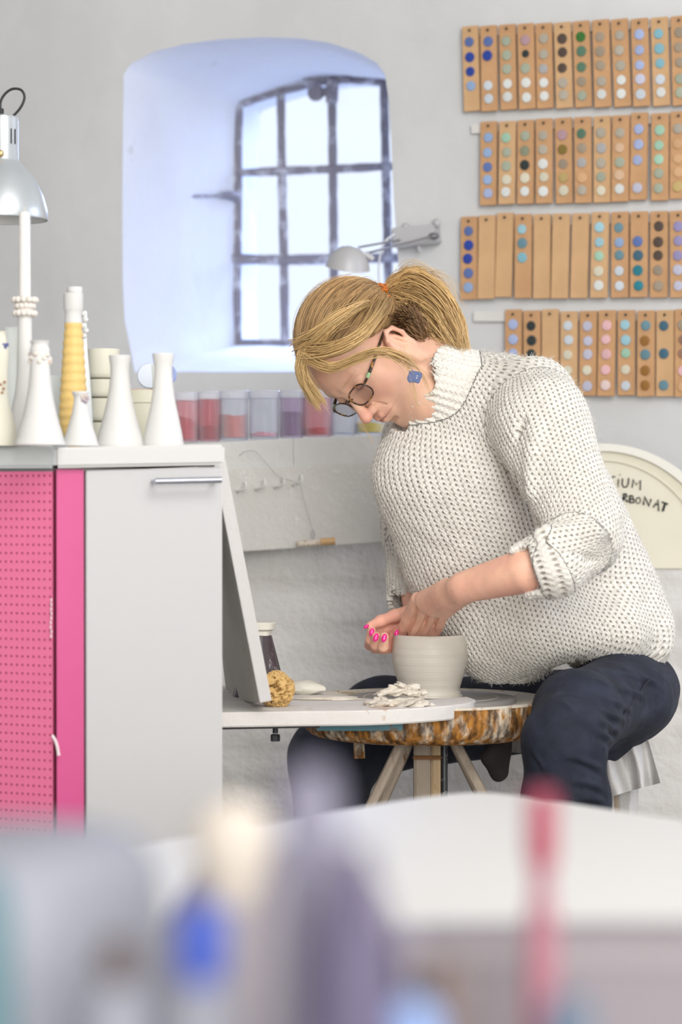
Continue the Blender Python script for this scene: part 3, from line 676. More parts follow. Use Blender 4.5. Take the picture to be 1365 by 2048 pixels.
# chipped paint and a loose thread at the edge
mb = MB(); 
def onpink(px, py, off=.006): 
    D = plan(px, TL, CD, Cc.x); return W(px, py, D) + n0 * off
mb.tube(smoothpath([onpink(109, 1470), onpink(115, 1480), onpink(119, 1492), onpink(122, 1510)], 5), [.0022] * 15 + [.003], 6)
mb.build('paint_drip', mat('white_drips', (.8, .7, .72), .6), rootc)
for k in range(9):
    MB().ball(onpink(106.5 + random.uniform(-1, 1), 1200 + k * 9), (.0012, .0008, .0028), 6, 5).build('paint_chip', mat('white_drips', (.8, .7, .72), .6), rootc)
# white worktop slabs
tz = cab(113, 938, TR).z; th = cab(113, 895, TR).z - tz
sl_ = (cab(443, 931, TR).z - tz) / wR
o1 = n1 * .012; o0 = n0 * .012; cr = c0 + (n0 + n1) * .008
zz = lambda w: Vector((0, 0, tz + .001 + sl_ * w))
A = [cr + zz(0), c0 + e1 * (wR + .002) + o1 + zz(wR)]; back = Vector((0, .46, 0))
MB().prism([A[0], A[1], A[1] + Vector((-.06, .36, 0)), A[0] + back * .9], (0, 0, th - .001), .004).build('worktop', M_top, rootc, smooth=False)
MB().prism([cr + zz(0), cr + back * .9 + zz(0), c0 + e0 * wL + o0 + back * .9 + zz(0), c0 + e0 * wL + o0 + zz(0)], (0, 0, th + .0005), .004).build('worktop_end', mat('cool_white_laminate', (.62, .66, .66), .35), rootc, smooth=False)
ZT = tz + th + .0025

# ------------------------------------------------------------------ ceramics on the cabinet
M_por = mat('unglazed_porcelain', (.70, .695, .68), .55, sss=.0)
M_por2 = mat('cream_porcelain', (.72, .70, .58), .5, var=.02)
M_porw = mat('cool_porcelain', (.74, .78, .77), .5)
M_rust = mat('brown_decor', (.45, .22, .12), .6)
def at_top(px, D):
    p = W(px, 890, D); return Vector((p.x, p.y, ZT))
def hpx(y, D): return max(.0, W(600, y, D).z - ZT)
def vase(name, px, D, prof, m, label, cat, group=None, seg=36, root=None):
    """prof: list of (radius px, image row) bottom to top"""
    s = D / FPX; c = at_top(px, D); pr = [(r * s, 0 if k == 0 else max(.001, hpx(y, D))) for k, (r, y) in enumerate(prof)]
    pr2 = []
    for i in range(len(pr) - 1):
        for k in range(6):
            t = k / 6; r0 = pr[max(i - 1, 0)][0]; r1, r2_ = pr[i][0], pr[i + 1][0]; r3 = pr[min(i + 2, len(pr) - 1)][0]
            rr = .5 * (2 * r1 + (r2_ - r0) * t + (2 * r0 - 5 * r1 + 4 * r2_ - r3) * t * t + (3 * r1 - r0 - 3 * r2_ + r3) * t ** 3)
            pr2.append((max(.001, rr), pr[i][1] + (pr[i + 1][1] - pr[i][1]) * t))
    pr2.append(pr[-1]); r, h = pr[-1]
    pr2 += [(r * .8, h), (r * .74, h - .004), (r * .70, h - .03), (.0005, h - .031)]
    t = root or empty(name, c, label, cat, group)
    MB().lathe(c, pr2, seg).build('body', m, t); return t, c
FL = 'bottle shaped porcelain on the cabinet top'
vase('bottle_vase', 240, 3.39, [(50, 890), (48, 884), (38, 850), (26, 800), (20, 760), (19, 735), (22, 714), (22, 711)], M_por, 'plain white flask with flared foot, left of the pair at the cabinet end', 'vase', FL)
vase('bottle_vase', 327, 3.39, [(41, 890), (40, 884), (34, 850), (24, 800), (19, 760), (18, 735), (22, 712), (22, 707)], M_por, 'plain white flask, last at the right end of the cabinet, beside the rose jar', 'vase', FL)
t, c = vase('candlestick', 161, 3.33, [(37, 892), (35, 886), (24, 850), (16, 820), (13, 795), (17, 786), (17, 783)], M_por, 'short white candlestick with a small clay flower, in front of the yellow bottle', 'candlestick', FL)
s = 3.33 / FPX; mb = MB()
for k in range(5): a = k * 1.257; mb.ball(c + Vector((10 * s + 6 * s * math.cos(a), -12 * s, hpx(797, 3.33) + 6 * s * math.sin(a))), (4.5 * s, 3 * s, 4.5 * s), 10, 8)
mb.build('clay_flower', mat('clay_flower_tinted', (.66, .56, .50), .6, col2=(.25, .22, .34), c2scale=120), t)
t, c = vase('candlestick', 80, 3.25, [(52, 893), (48, 880), (34, 830), (24, 780), (19, 720), (20, 700), (17, 690), (20, 682)], M_por, 'white vase with small clay flowers around its neck, before the tall candle', 'vase', FL)
s = 3.25 / FPX; mb = MB()
for k in range(14):
    a = k * .45 - 3.3; mb.ball(c + Vector((20 * s * math.cos(a), 20 * s * math.sin(a), hpx(708 + (k * 37) % 22, 3.25))), (5 * s, 5 * s, 5 * s), 8, 6)
mb.build('clay_flowers', mat('clay_flower_brown', (.78, .74, .68), .6, col2=(.50, .28, .18), c2scale=150, c2lo=.55, c2hi=.6), t)
# tall candlestick with candle
t, c = vase('tall_candlestick', 50, 3.37, [(56, 891), (50, 878), (30, 830), (18, 770), (15, 700), (14, 640), (13, 606), (13, 603)], M_por, 'tall slender white candlestick with a frilled collar, holding a candle', 'candlestick', FL)
s = 3.37 / FPX; mb = MB()
for row, (yy, rad) in enumerate([(600, 22), (612, 17), (627, 20)]):
    for k in range(12):
        a = k * .5236 + row * .26; mb.ball(c + Vector((rad * s * math.cos(a), rad * s * math.sin(a), hpx(yy, 3.37))), (6 * s, 6 * s, 6.5 * s), 10, 8)
mb.lathe(c + Vector((0, 0, hpx(634, 3.37))), [(14 * s, 0), (17 * s, 12 * s), (15 * s, 24 * s), (20 * s, 36 * s)], 24)
mb.build('frilled_collar', mat('frill_porcelain', (.79, .74, .68), .5, col2=(.70, .48, .36), c2scale=60, c2lo=.62, c2hi=.7), t)
cz = ZT + hpx(604, 3.37)
mb = MB(); cc = Vector((c.x, c.y, cz)); mb.lathe(cc, [(10 * s, 0), (11.5 * s, .004), (12 * s, 20 * s), (11 * s, 176 * s), (10 * s, 179 * s), (2 * s, 180 * s)], 24); cd = empty('candle', cc, 'tall white taper candle standing in the frilled candlestick', 'candle')
mb.build('wax', mat('white_wax', (.80, .79, .77), .4, sss=.2), cd); MB().tube([cc + Vector((0, 0, 178 * s)), cc + Vector((0, 0, 190 * s))], 1.2 * s, 6).build('wick', mat('wick', (.6, .58, .5), .9), cd)
# yellow thrown bottle with pale cup top
t = None; D = 3.47; s = D / FPX; c = at_top(147, D)
t = empty('yellow_bottle', c, 'tall yellow ridged bottle with a white cup shaped top', 'bottle')
pr = []; 
for k in range(121):
    u = k / 120; y = 890 - (890 - 646) * u; r = np.interp(y, [646, 700, 780, 830, 860, 890], [17, 21, 26, 29, 27, 12]); r += .9 * math.sin(u * 2 * math.pi * 13.5); pr.append((r * s, hpx(y, D) if k else 0))
MB().lathe(c, pr, 32).build('body', mat('yellow_glaze', (.80, .56, .20), .5, var=.06, vscale=6), t)
MB().lathe(c, [(17 * s, hpx(647, D)), (18 * s, hpx(640, D)), (16 * s, hpx(632, D)), (18 * s, hpx(622, D)), (20 * s, hpx(618, D)), (20 * s, hpx(588, D)), (17 * s, hpx(586, D)), (16 * s, hpx(590, D)), (.5 * s, hpx(590, D))], 28).build('cup_top', M_por, t)
MB().lathe(c + Vector((3 * s, 0, 0)), [(14 * s, hpx(590, D)), (15.5 * s, hpx(588, D)), (15.5 * s, hpx(576, D)), (14 * s, hpx(574, D)), (.5 * s, hpx(575, D))], 24).build('stopper', M_por, t)
# thin cream vase behind it
t, c = vase('bud_vase', 169, 3.53, [(20, 890), (18, 860), (12, 760), (6, 690), (5, 650), (6, 628), (5, 622)], M_porw, 'thin pale vase with clay buds, half hidden behind the yellow bottle', 'vase', FL)
s = 3.53 / FPX; mb = MB()
for k, (dx, y) in enumerate([(-2, 628), (3, 640), (-3, 652), (4, 662), (0, 672), (-40, 655)]): mb.ball(c + Vector((dx * s if dx > -30 else -8 * s, -5 * s, hpx(y, 3.53))), 6 * s, 10, 8)
mb.build('clay_buds', M_por, t)
# left edge pieces
vase('cylinder_vase', 22, 3.47, [(24, 890), (22, 850), (18, 780), (16, 700), (16, 660), (17, 655)], M_porw, 'pale straight white vase behind the candlestick at the left edge', 'vase', FL)
t, c = vase('flower_vase', -4, 3.32, [(40, 892), (36, 860), (22, 800), (20, 745), (22, 700), (16, 670), (17, 663)], M_por2, 'cream vase with blue and brown painted marks, cut by the left edge', 'vase', FL)
s = 3.32 / FPX; mb = MB()
for k, (dx, y) in enumerate([(16, 695), (20, 690), (12, 690)]): mb.ball(c + Vector((dx * s, -13 * s, hpx(y, 3.32))), 4 * s, 8, 6)
mb.build('blue_buds', mat('blue_bud', (.12, .14, .34), .5), t)
mb = MB()
for k, (dx, y) in enumerate([(8, 770), (14, 778), (11, 786), (16, 765)]): mb.ball(c + Vector((dx * s, -19 * s, hpx(y, 3.32))), 3 * s, 8, 6)
mb.build('brown_buds', M_rust, t)
# white box behind
D = 3.57; s = D / FPX; c = at_top(116, D); tag(MB().box(c + Vector((0, 0, hpx(752, D) / 2)), (26 * s, .05, hpx(752, D)), bevel=.002).build('white_box', mat('white_card', (.74, .78, .78), .6), smooth=False), 'small white box between the flowered vase and the yellow bottle', 'box')
# stack of cream mugs
D = 3.63; s = D / FPX
mugs = [(890, 844), (841, 796), (793, 758), (755, 699)]
for k, (y0, y1) in enumerate(mugs):
    c = at_top(208, D); z0_ = 0 if k == 0 else hpx(mugs[k - 1][1], D) + .0012; z1_ = hpx(y1, D); r = (31 + (k == 0) * 2) * s
    nm = ['lowest', 'second from the bottom', 'third from the bottom', 'topmost'][k]
    o = MB().lathe(c, [(r * .86, z0_), (r * .96, z0_ + .003), (r, z0_ + .008), (r * (1.0 if k < 3 else 1.03), z1_), (r * .93, z1_), (r * .93, z0_ + .012), (.0005, z0_ + .011)], 32)
    t = empty('cream_mug', Vector((c.x, c.y, ZT + z0_)), 'cream beaker, %s in the stack behind the flasks' % nm, 'mug', 'stacked cream beakers')
    o.build('body', M_por2, t)
    MB().lathe(c, [(r * .95, z1_ - .0015), (r * 1.015, z1_ - .001), (r * 1.01, z1_ + .0004), (r * .94, z1_ + .0004)], 28, cap=False).build('rim_line', mat('dark_rim', (.20, .17, .12), .6) if k < 3 else M_por2, t)
    if k == 2:
        hd = [c + Vector((r + dx, -.01, z)) for dx, z in [(-.004, z0_ + .004), (.010, z0_ + .006), (.016, (z0_ + z1_) / 2), (.010, z1_ - .004), (-.004, z1_ - .004)]]
        MB().tube(smoothpath(hd, 6), .0035, 10).build('handle', M_por, t)
# cream bowl behind and mug with round blue ears
D = 3.61; s = D / FPX; c = at_top(288, D); r = 56 * s
t = empty('cream_tub', c, 'wide cream tub with an orange smear on its rim, behind the flasks', 'tub'); hh = hpx(782, D)
MB().lathe(c, [(r * .9, 0), (r * .94, .004), (r * .97, hh * .78), (r * 1.03, hh * .79), (r * 1.03, hh), (r * .95, hh), (r * .9, .01), (.001, .009)], 40).build('body', mat('cream_tub_plastic', (.68, .67, .54), .45), t)
MB().lathe(c + Vector((0, 0, hh)), [(r * .97, 0), (r * 1.0, .0008), (r * 1.02, 0)], 40, cap=False).build('orange_smear', mat('orange_smear', (.78, .40, .20), .5), t)
c = at_top(316, 3.60); s = 3.60 / FPX
t = empty('eared_mug', c + Vector((0, 0, hh + .002)), 'small white cup with round disc ears, pale left and blue right, on the cream tub', 'cup')
ce = c + Vector((0, 0, hh + .001)); MB().lathe(ce, [(14 * s, 0), (17 * s, .003), (19 * s, 50 * s), (17 * s, 50 * s), (15 * s, .005), (.001, .004)], 24).build('body', M_porw, t)
MB().lathe(ce + Vector((-15 * s, -12 * s, 28 * s)), [(.001, -.0025), (24 * s, -.002), (26 * s, 0), (24 * s, .002), (.001, .0025)], 28, axis=(.2, -1, 0)).build('ear', mat('pale_blue_ear', (.62, .68, .78), .4), t)
MB().lathe(ce + Vector((16 * s, -10 * s, 30 * s)), [(.001, -.0025), (21 * s, -.002), (23 * s, 0), (21 * s, .002), (.001, .0025)], 28, axis=(-.1, -1, 0)).build('ear', mat('blue_ear', (.30, .36, .62), .4), t)

# ------------------------------------------------------------------ silver desk lamp at the left edge
LDp = 3.56; s = LDp / FPX
M_sil = mat('brushed_silver', (.56, .60, .63), .34, metal=.55)
base = W(4, 440, LDp); t = empty('desk_lamp', base, 'silver spring arm desk lamp with bell shade and black cable, cut by the left edge', 'lamp')
pr = [(91, 0), (92, 4), (90, 22), (82, 50), (68, 78), (50, 102), (36, 114), (33, 120), (33, 196), (31, 205), (20, 209), (.5, 210)]
inn_l = [(.5, 206), (30, 200), (31, 118), (66, 76), (80, 48), (88, 22), (90, 0)]
MB().lathe(base, [(r * s, h * s) for r, h in pr], 48, cap=False).build('lamp_shade', M_sil, t)
MB().lathe(base, [(r * s * .985, h * s + .0003) for r, h in inn_l], 40, cap=False).build('shade_lining', mat('white_enamel', (.8, .8, .78), .4), t)
mb = MB()
for dx in (22, 28.5): 
    x = dx * s; y = -math.sqrt((33.4 * s) ** 2 - x * x); mb.box(base + Vector((x, y, 164 * s)), (2.0 * s, 2.4 * s, 30 * s), rot=Matrix.Rotation(math.atan2(x, -y), 3, 'Z'))
mb.build('vent_slot', mat('slot_black', (.01, .01, .012), .6), t, smooth=False)
mb = MB(); mb.lathe(base + Vector((2 * s, -33 * s, 128 * s)), [(7 * s, 0), (7 * s, 3 * s), (4 * s, 5 * s), (4 * s, 10 * s), (.3 * s, 11 * s)], 16, axis=(.1, -1, 0)); mb.build('wing_nut', mat('brass', (.5, .36, .18), .35, metal=.8), t)
MB().tube([base + Vector((-2 * s, 0, 208 * s)), base + Vector((-2 * s, 0, 222 * s))], 6 * s, 12).build('cable_grommet', mat('black_rubber', (.012, .012, .014), .5), t)
pts = [W(x, y, LDp + .01) for x, y in [(2, 228), (1, 205), (10, 188), (25, 178), (42, 180), (49, 194), (42, 214), (24, 234), (2, 247), (-30, 262), (-80, 280)]]
MB().tube(smoothpath(pts, 8), 2.6 * s, 10).build('cable', mat('black_cable', (.012, .012, .014), .4), t)
# its arm runs off to the left and down to the cabinet top
mb = MB(); p1 = base + Vector((0, .0, 128 * s)); p2 = W(-150, 230, LDp + .02); p3 = Vector((W(-190, 880, LDp + .05).x, W(-190, 880, LDp + .05).y, ZT)); mb.tube([p1, p2], .005, 10); mb.tube([p2, p3], .005, 10)
mb.lathe(p3, [(.05, 0), (.05, .012), (.012, .02), (.010, .06)], 24); mb.build('arm', M_sil, t)
# ------------------------------------------------------------------ potter's wheel, splash board and what lies on them
M_slip = mat('slip_crusted_rim', (.66, .60, .50), .85, bump=.002, bscale=70, col2=(.36, .17, .05), c2scale=38, c2lo=.56, c2hi=.63)
M_rusty = mat('rust_and_slip', (.60, .52, .42), .8, bump=.003, bscale=90, col2=(.36, .16, .03), c2scale=46, c2lo=.40, c2hi=.52, stretch=(1, 1, .45))
nt = M_rusty.node_tree; N_ = nt.nodes; bs_ = N_['Principled BSDF']; lk = bs_.inputs['Base Color'].links[0].from_socket
nz_ = N_.new('ShaderNodeTexNoise'); nz_.inputs['Scale'].default_value = 95; nz_.inputs['Detail'].default_value = 5; mp_ = N_.new('ShaderNodeMapping'); mp_.inputs['Scale'].default_value = (1, 1, .4); tc_ = N_.new('ShaderNodeTexCoord')
nt.links.new(tc_.outputs['Object'], mp_.inputs[0]); nt.links.new(mp_.outputs[0], nz_.inputs['Vector']); cr_n = N_.new('ShaderNodeValToRGB'); cr_n.color_ramp.elements[0].position = .40; cr_n.color_ramp.elements[0].color = (.22, .20, .20, 1); cr_n.color_ramp.elements[1].position = .60; cr_n.color_ramp.elements[1].color = (1.35, 1.3, 1.2, 1)
nt.links.new(nz_.outputs[0], cr_n.inputs[0]); mu_ = N_.new('ShaderNodeMix'); mu_.data_type = 'RGBA'; mu_.blend_type = 'MULTIPLY'; mu_.inputs[0].default_value = .9; nt.links.new(lk, mu_.inputs[6]); nt.links.new(cr_n.outputs[0], mu_.inputs[7]); nt.links.new(mu_.outputs[2], bs_.inputs['Base Color'])
M_steel = mat('wet_grey_wheel_head', (.27, .255, .24), .45, metal=.0, var=.08, vscale=6)
M_teal = mat('teal_enamel', (.07, .22, .27), .4, col2=(.16, .10, .05), c2scale=22, c2lo=.56, c2hi=.62)
WC = W(852, 1396, 3.90); TR_ = 247 * 3.9 / FPX        # tray centre at rim height, radius
wheel = empty('pottery_wheel', (WC.x, WC.y, 0), 'slip crusted pottery wheel with round tray on a wooden post with struts', 'pottery wheel')
zr = WC.z; dh = .056
def wobr(a, h): return .0022 * noise.noise(Vector((math.cos(a) * 9, math.sin(a) * 9, h * 30))) + .0008 * noise.noise(Vector((math.cos(a) * 40, math.sin(a) * 40, h * 90)))
cb = Vector((WC.x, WC.y, zr))
MB().lathe(cb, [(TR_ - .010, -.001), (TR_ - .006, .001), (TR_ - .002, .0005), (TR_, -.003)], 120, wob=wobr, cap=False).build('tray_rim', M_slip, wheel)
MB().lathe(cb, [(TR_ * .84, -dh - .004), (TR_ * .93, -dh), (TR_ * .985, -dh + .010), (TR_, -dh + .022), (TR_, -.028), (TR_ + .001, -.003)], 120, wob=wobr, cap=False).build('tray_wall', M_rusty, wheel)
MB().lathe(cb, [(TR_ - .010, -.001), (TR_ - .015, -.0035), (TR_ - .03, -.006), (TR_ * .71, -.006), (TR_ * .66, -.017), (.001, -.017)][::-1], 90, wob=wobr, cap=False).build('tray_floor', mat('tray_floor_slip', (.66, .62, .55), .7, var=.08, bump=.0002, bscale=50, col2=(.42, .30, .18), c2scale=22, c2lo=.6, c2hi=.68), wheel)
MB().lathe(cb, [(.001, -dh - .003), (TR_ * .84, -dh - .0035)], 60).build('tray_underside', mat('dark_underside', (.10, .07, .05), .8), wheel)
HC = W(862, 1390, 3.90); HC.z = zr + .0015; HR = 172 * 3.9 / FPX
pr = [(HR * .97, -.012), (HR, -.008), (HR, -.001), (HR * .99, .0)]
for k in range(34): u = .97 - k * .025; pr.append((HR * u, .0003 + .0005 * (k % 2)))
pr.append((.001, .0004)); MB().lathe(HC, pr, 80).build('wheel_head', M_steel, wheel)
MB().lathe(HC, [(HR * .775, .0006), (HR * .783, .0013), (HR * .79, .0006)], 70, cap=False).build('slip_ring', mat('slip_ring', (.55, .52, .48), .6), wheel)
# under frame
yb_ = lambda px, py, dy=0: W(px, py, 3.9 + dy - .052)
MB().prism([yb_(631, 1443, -.16), yb_(806, 1443, -.16), yb_(806, 1462, -.16), yb_(631, 1462, -.16)], (0, .02, 0), .002).build('teal_bracket', M_teal, wheel, smooth=False)
M_wood = mat('slip_stained_wood', (.46, .38, .30), .8, var=.12, vscale=14, stretch=(3, 3, .6), bump=.0015, bscale=60, col2=(.20, .10, .04), c2scale=20, c2lo=.6, c2hi=.68)
M_wood2 = mat('bare_pine', (.60, .44, .26), .7, var=.1, vscale=20, stretch=(4, 4, .5), col2=(.22, .09, .03), c2scale=18, c2lo=.6, c2hi=.66)
def post(px0, px1, D, ztop_px, m, name, dep):
    a, b = W(px0, ztop_px, D), W(px1, ztop_px, D); MB().box(((a.x + b.x) / 2, D - 3.9 + dep / 2, (a.z) / 2), (b.x - a.x, dep, a.z), bevel=.003).build(name, m, wheel, smooth=False)
post(829, 862, 3.86, 1468, M_wood, 'post', .05); post(863, 882, 3.865, 1468, M_wood2, 'post_strip', .04)
MB().tube([W(889, 1465, 3.90), Vector((W(889, 1465, 3.9).x, 0, .0))], .006, 12).build('drive_shaft', mat('dark_shaft', (.10, .11, .12), .4, metal=.7, col2=(.5, .48, .45), c2scale=60, c2lo=.55, c2hi=.6), wheel)
MB().box(((W(855, 1515, 3.85).x), -.05, W(855, 1515, 3.85).z), (.047, .008, .006), bevel=.002).build('clamp_band', mat('rust_brown', (.24, .11, .04), .8, bump=.001, bscale=90), wheel, smooth=False)
def strut(p, q, r, nm='strut'): 
    d = (q - p); e = q + d * 1.0; t_ = (0.0 - p.z) / d.z; e = p + d * t_; MB().tube([p, p.lerp(e, .5), e], r, 8).build(nm, M_wood, wheel)
strut(W(810, 1472, 3.82), W(742, 1612, 3.78), .0085); strut(W(826, 1472, 3.90), W(766, 1606, 3.88), .0075); strut(W(905, 1474, 3.86), W(972, 1600, 3.80), .0088); strut(W(908, 1494, 3.93), W(948, 1575, 3.92), .0050)
MB().tube([W(718, 1465, 3.80), W(719, 1516, 3.80)], [.0085, .0095], 12).build('drain_stub', M_rusty, wheel)
# pot on the wheel
D = 3.9; s = D / FPX; pc = Vector((W(860, 1390, D).x, W(860, 1390, D).y, zr + .0025))
def hz(y): return max(0, W(860, y, D).z - pc.z)
pot = empty('clay_pot', pc, 'freshly thrown pale clay pot with rounded belly standing on the wheel head', 'pot')
key = [(1392, 62), (1386, 62.5), (1380, 60), (1374, 61), (1360, 65), (1345, 70), (1325, 74.5), (1305, 76), (1290, 75), (1278, 73), (1272, 72), (1270, 71)]
po = []; 
for k in range(70):
    y = 1392 - (1392 - 1270) * k / 69; r = np.interp(-y, [-a for a, b in key], [b for a, b in key]); po.append(((r + .16 * math.sin(y * .42 + .8 * math.sin(y * .05)) + .10 * math.sin(y * 1.1)) * s, hz(y) if k else 0))
top = po[-1]; pi = [(top[0] - .0012, top[1] + .0012), (top[0] - .0035, top[1] + .0006)] + [(max(.001, r - .005), h) for r, h in po[::-1] if h > .007]; pi.append((.001, .006))
M_clay = mat('wet_pale_clay', (.64, .60, .53), .42, var=.03, vscale=20, spec=.4)
MB().lathe(pc, po + pi, 96).build('pot_wall', M_clay, pot)
MB().lathe(pc, [(64 * s, 0), (66 * s, .001), (65 * s, .0035), (62 * s, .004)], 60, cap=False).build('foot_ring', M_clay, pot)
# splash board (white slip covered board on the left, round at its right end)
zbt = zr + .006
fp = [(530, 1412), (600, 1414), (660, 1417), (720, 1419), (790, 1417), (860, 1412), (915, 1407), (950, 1403)]
front = [atz(x, y - 3, zbt) for x, y in fp]
print('board front depths', [round(p.y + 3.9, 2) for p in front])
def bp(px, D): q = W(px, 1400, D); return Vector((q.x, q.y, zbt))
fpl = [(440, 3.58), (530, 3.59), (600, 3.60), (660, 3.605), (720, 3.61), (790, 3.63), (850, 3.66), (905, 3.70), (940, 3.745), (953, 3.80)]
bkl = [(935, 3.86), (900, 3.83), (850, 3.80), (780, 3.79), (700, 3.84), (640, 3.93), (610, 4.02), (560, 4.08), (440, 4.08)]
outl = smoothpath([bp(*q) for q in fpl], 4) + [bp(*q) for q in bkl]
tk = 30 * 3.6 / FPX
brd = empty('splash_board', bp(600, 3.7) - Vector((0, 0, tk)), 'slip covered whitish board beside the wheel, rounded at its right end', 'board')
M_slipw = mat('slip_covered_board', (.70, .67, .64), .8, bump=.0018, bscale=60, var=.05, col2=(.50, .33, .22), c2scale=11, c2lo=.63, c2hi=.68)
MB().prism(outl, (0, 0, -tk), .002).build('board', M_slipw, brd, smooth=False)
MB().prism([bp(440, 3.60) - Vector((0, 0, tk)), bp(640, 3.63) - Vector((0, 0, tk)), bp(640, 3.66) - Vector((0, 0, tk)), bp(440, 3.64) - Vector((0, 0, tk))], (0, 0, -.005)).build('support_rail', mat('black_steel', (.02, .02, .022), .5), brd, smooth=False)
mb = MB(); b0 = W(551, 1440, 3.64); mb.box(b0, (.016, .016, .012)); mb.tube([b0, b0 - Vector((0, 0, .020))], .0042, 10); mb.lathe(b0 - Vector((0, 0, .032)), [(.007, 0), (.0072, .009), (.006, .0105)], 6); mb.build('clamp_bolt', mat('dark_bolt', (.04, .04, .045), .5, metal=.5), brd, smooth=False)
# leaning splash panel, thin edge towards us
pn = [W(430, 930, 3.50), W(442, 928, 3.50), W(531, 1418, 3.56), W(512, 1423, 3.56)]
lp_ = empty('leaning_panel', W(500, 1408, 3.56), 'thin whitish board leaning up from the splash board behind the cabinet', 'board')
M_pan = mat('panel_edge_white', (.64, .62, .61), .7, bump=.001, bscale=60)
a0, a1 = W(428, 925, 3.50), W(521, 1406, 3.57); b1 = W(455, 1402, 4.02); b0 = W(395, 925, 3.95)
nrm = (a1 - a0).cross(b1 - a1).normalized(); 
MB().prism([a0, a1, b1, b0], nrm * .016, .0015).build('panel', mat('panel_face', (.60, .57, .52), .75, var=.08, vscale=7, bump=.001, bscale=40), lp_, smooth=False)
dd_ = (a1 - b1).normalized(); 
MB().prism([a0 - nrm * .001, a1 - nrm * .001, a1 + nrm * .017, a0 + nrm * .017], dd_ * .004, .001).build('slip_covered_edge', M_pan, lp_, smooth=False)
# clay scraps, slip lump, sponge, tumbler
rnd = random.Random(11)
sc0 = bp(800, 3.70)
def lump(c, r, seed, rough=.35, seg=18, rings=12, name='clay_lump', m=None, parent=None, holes=0):
    mb = MB(); mb.ball((0, 0, 0), (1, 1, 1), seg, rings)
    V = []
    for p in mb.v:
        q = p.normalized(); k = 1 + rough * noise.noise(q * 1.7 + Vector((seed, 0, 0))) + rough * .4 * noise.noise(q * 5 + Vector((0, seed, 0)))
        if holes: h = noise.noise(q * 7.5 + Vector((seed, 3, 0))); k -= holes * max(0, h - .18) * 1.6; k += .03 * noise.noise(q * 22)
        V.append(Vector((q.x * r[0], q.y * r[1], q.z * r[2])) * k + c)
    return MB().add(V, mb.f).build(name, m, parent)
M_scr = mat('soft_clay_scraps', (.72, .66, .57), .55, bump=.001, bscale=120)
spots = [(752, 1396, 22, 7), (775, 1394, 24, 8), (800, 1393, 26, 9), (826, 1396, 24, 8), (848, 1398, 20, 6), (768, 1385, 20, 7), (795, 1382, 20, 8), (820, 1384, 20, 8), (806, 1373, 16, 7), (828, 1375, 14, 8), (842, 1388, 14, 8), (786, 1376, 12, 6), (760, 1402, 20, 6), (812, 1401, 26, 6), (838, 1403, 22, 6)]
where = ['at the left end of the pile', 'near the left of the pile', 'in the middle of the pile', 'right of the middle of the pile', 'at the right end of the pile', 'upper left of the pile', 'in the upper middle of the pile', 'upper right of the pile', 'at the very top of the pile', 'on top near the right', 'behind the right end', 'small and high on the left', 'in front at the left', 'in front at the middle', 'in front at the right']
for k, (x, y, rx, rz_) in enumerate(spots):
    D = 3.70 - (.02 if y > 1399 else 0) + (.0 if y > 1390 else .012); s = D / FPX; c = W(x, y, D)
    if y > 1390: c.z = zbt + rz_ * s * .75
    o = lump(Vector((0, 0, 0)), (rx * s, rx * s * .7, rz_ * s), k * 5.1, .55, name='clay_scrap', m=M_scr)
    o.data.transform(Matrix.Translation(o.location)); o.rotation_euler = (0, rnd.uniform(-.4, .4), rnd.uniform(-.5, .5)); o.location = c
    tag(o, 'soft pale clay scrap %s before the pot' % where[k], 'clay scrap', 'clay scraps on the board')
sp = bp(553, 3.68); s = 3.68 / FPX; r = 36 * s
M_sponge = mat('natural_sponge', (.66, .43, .17), .95, bump=.004, bscale=110, col2=(.22, .11, .03), c2scale=52, c2lo=.60, c2hi=.66)
o = lump(sp + Vector((0, 0, r * .93)), (r * 1.0, r, r * 1.03), 3.7, .10, 64, 44, 'natural_sponge', M_sponge, holes=.9); tag(o, 'round yellow brown natural sponge on the splash board', 'sponge')
o = lump(bp(612, 3.90) + Vector((0, 0, .010)), (.030, .02, .012), 8.2, .25, name='slip_lump', m=mat('white_slip_lump', (.74, .71, .62), .6)); tag(o, 'flat whitish lump of slip on the board right of the sponge', 'clay')
o = lump(bp(655, 3.80) + Vector((0, 0, .002)), (.055, .02, .004), 2.2, .3, name='slip_smear', m=M_scr); tag(o, 'thin smear of slip on the board between lump and scraps', 'clay')
# tumbler with dark ridged side and crusted rim
jc = bp(520, 3.86); s = 3.86 / FPX
t = empty('tool_jar', jc, 'dark ridged tapering glass jar with a whitish crusted rim, behind the sponge', 'jar')
hh = lambda y: W(520, y, 3.86).z - jc.z
M_dk = mat('dark_smoky_glass', (.07, .055, .065), .15, col2=(.40, .36, .38), c2scale=45, c2lo=.6, c2hi=.66, stretch=(1, 1, .25))
MB().lathe(jc, [(52 * s, 0), (52 * s, .004), (24 * s, hh(1271)), (22 * s, hh(1270))], 40, wob=lambda a, h: .0015 * math.cos(a * 14) if h < hh(1275) else 0).build('jar_body', M_dk, t)
MB().lathe(jc, [(22 * s, hh(1272)), (23 * s, hh(1262)), (30 * s, hh(1258)), (32 * s, hh(1246)), (30 * s, hh(1244)), (.001, hh(1246))], 32, wob=lambda a, h: .0008 * math.sin(a * 5), cap=False).build('crusted_rim', mat('crusted_rim', (.74, .72, .64), .8, bump=.001, bscale=80), t)

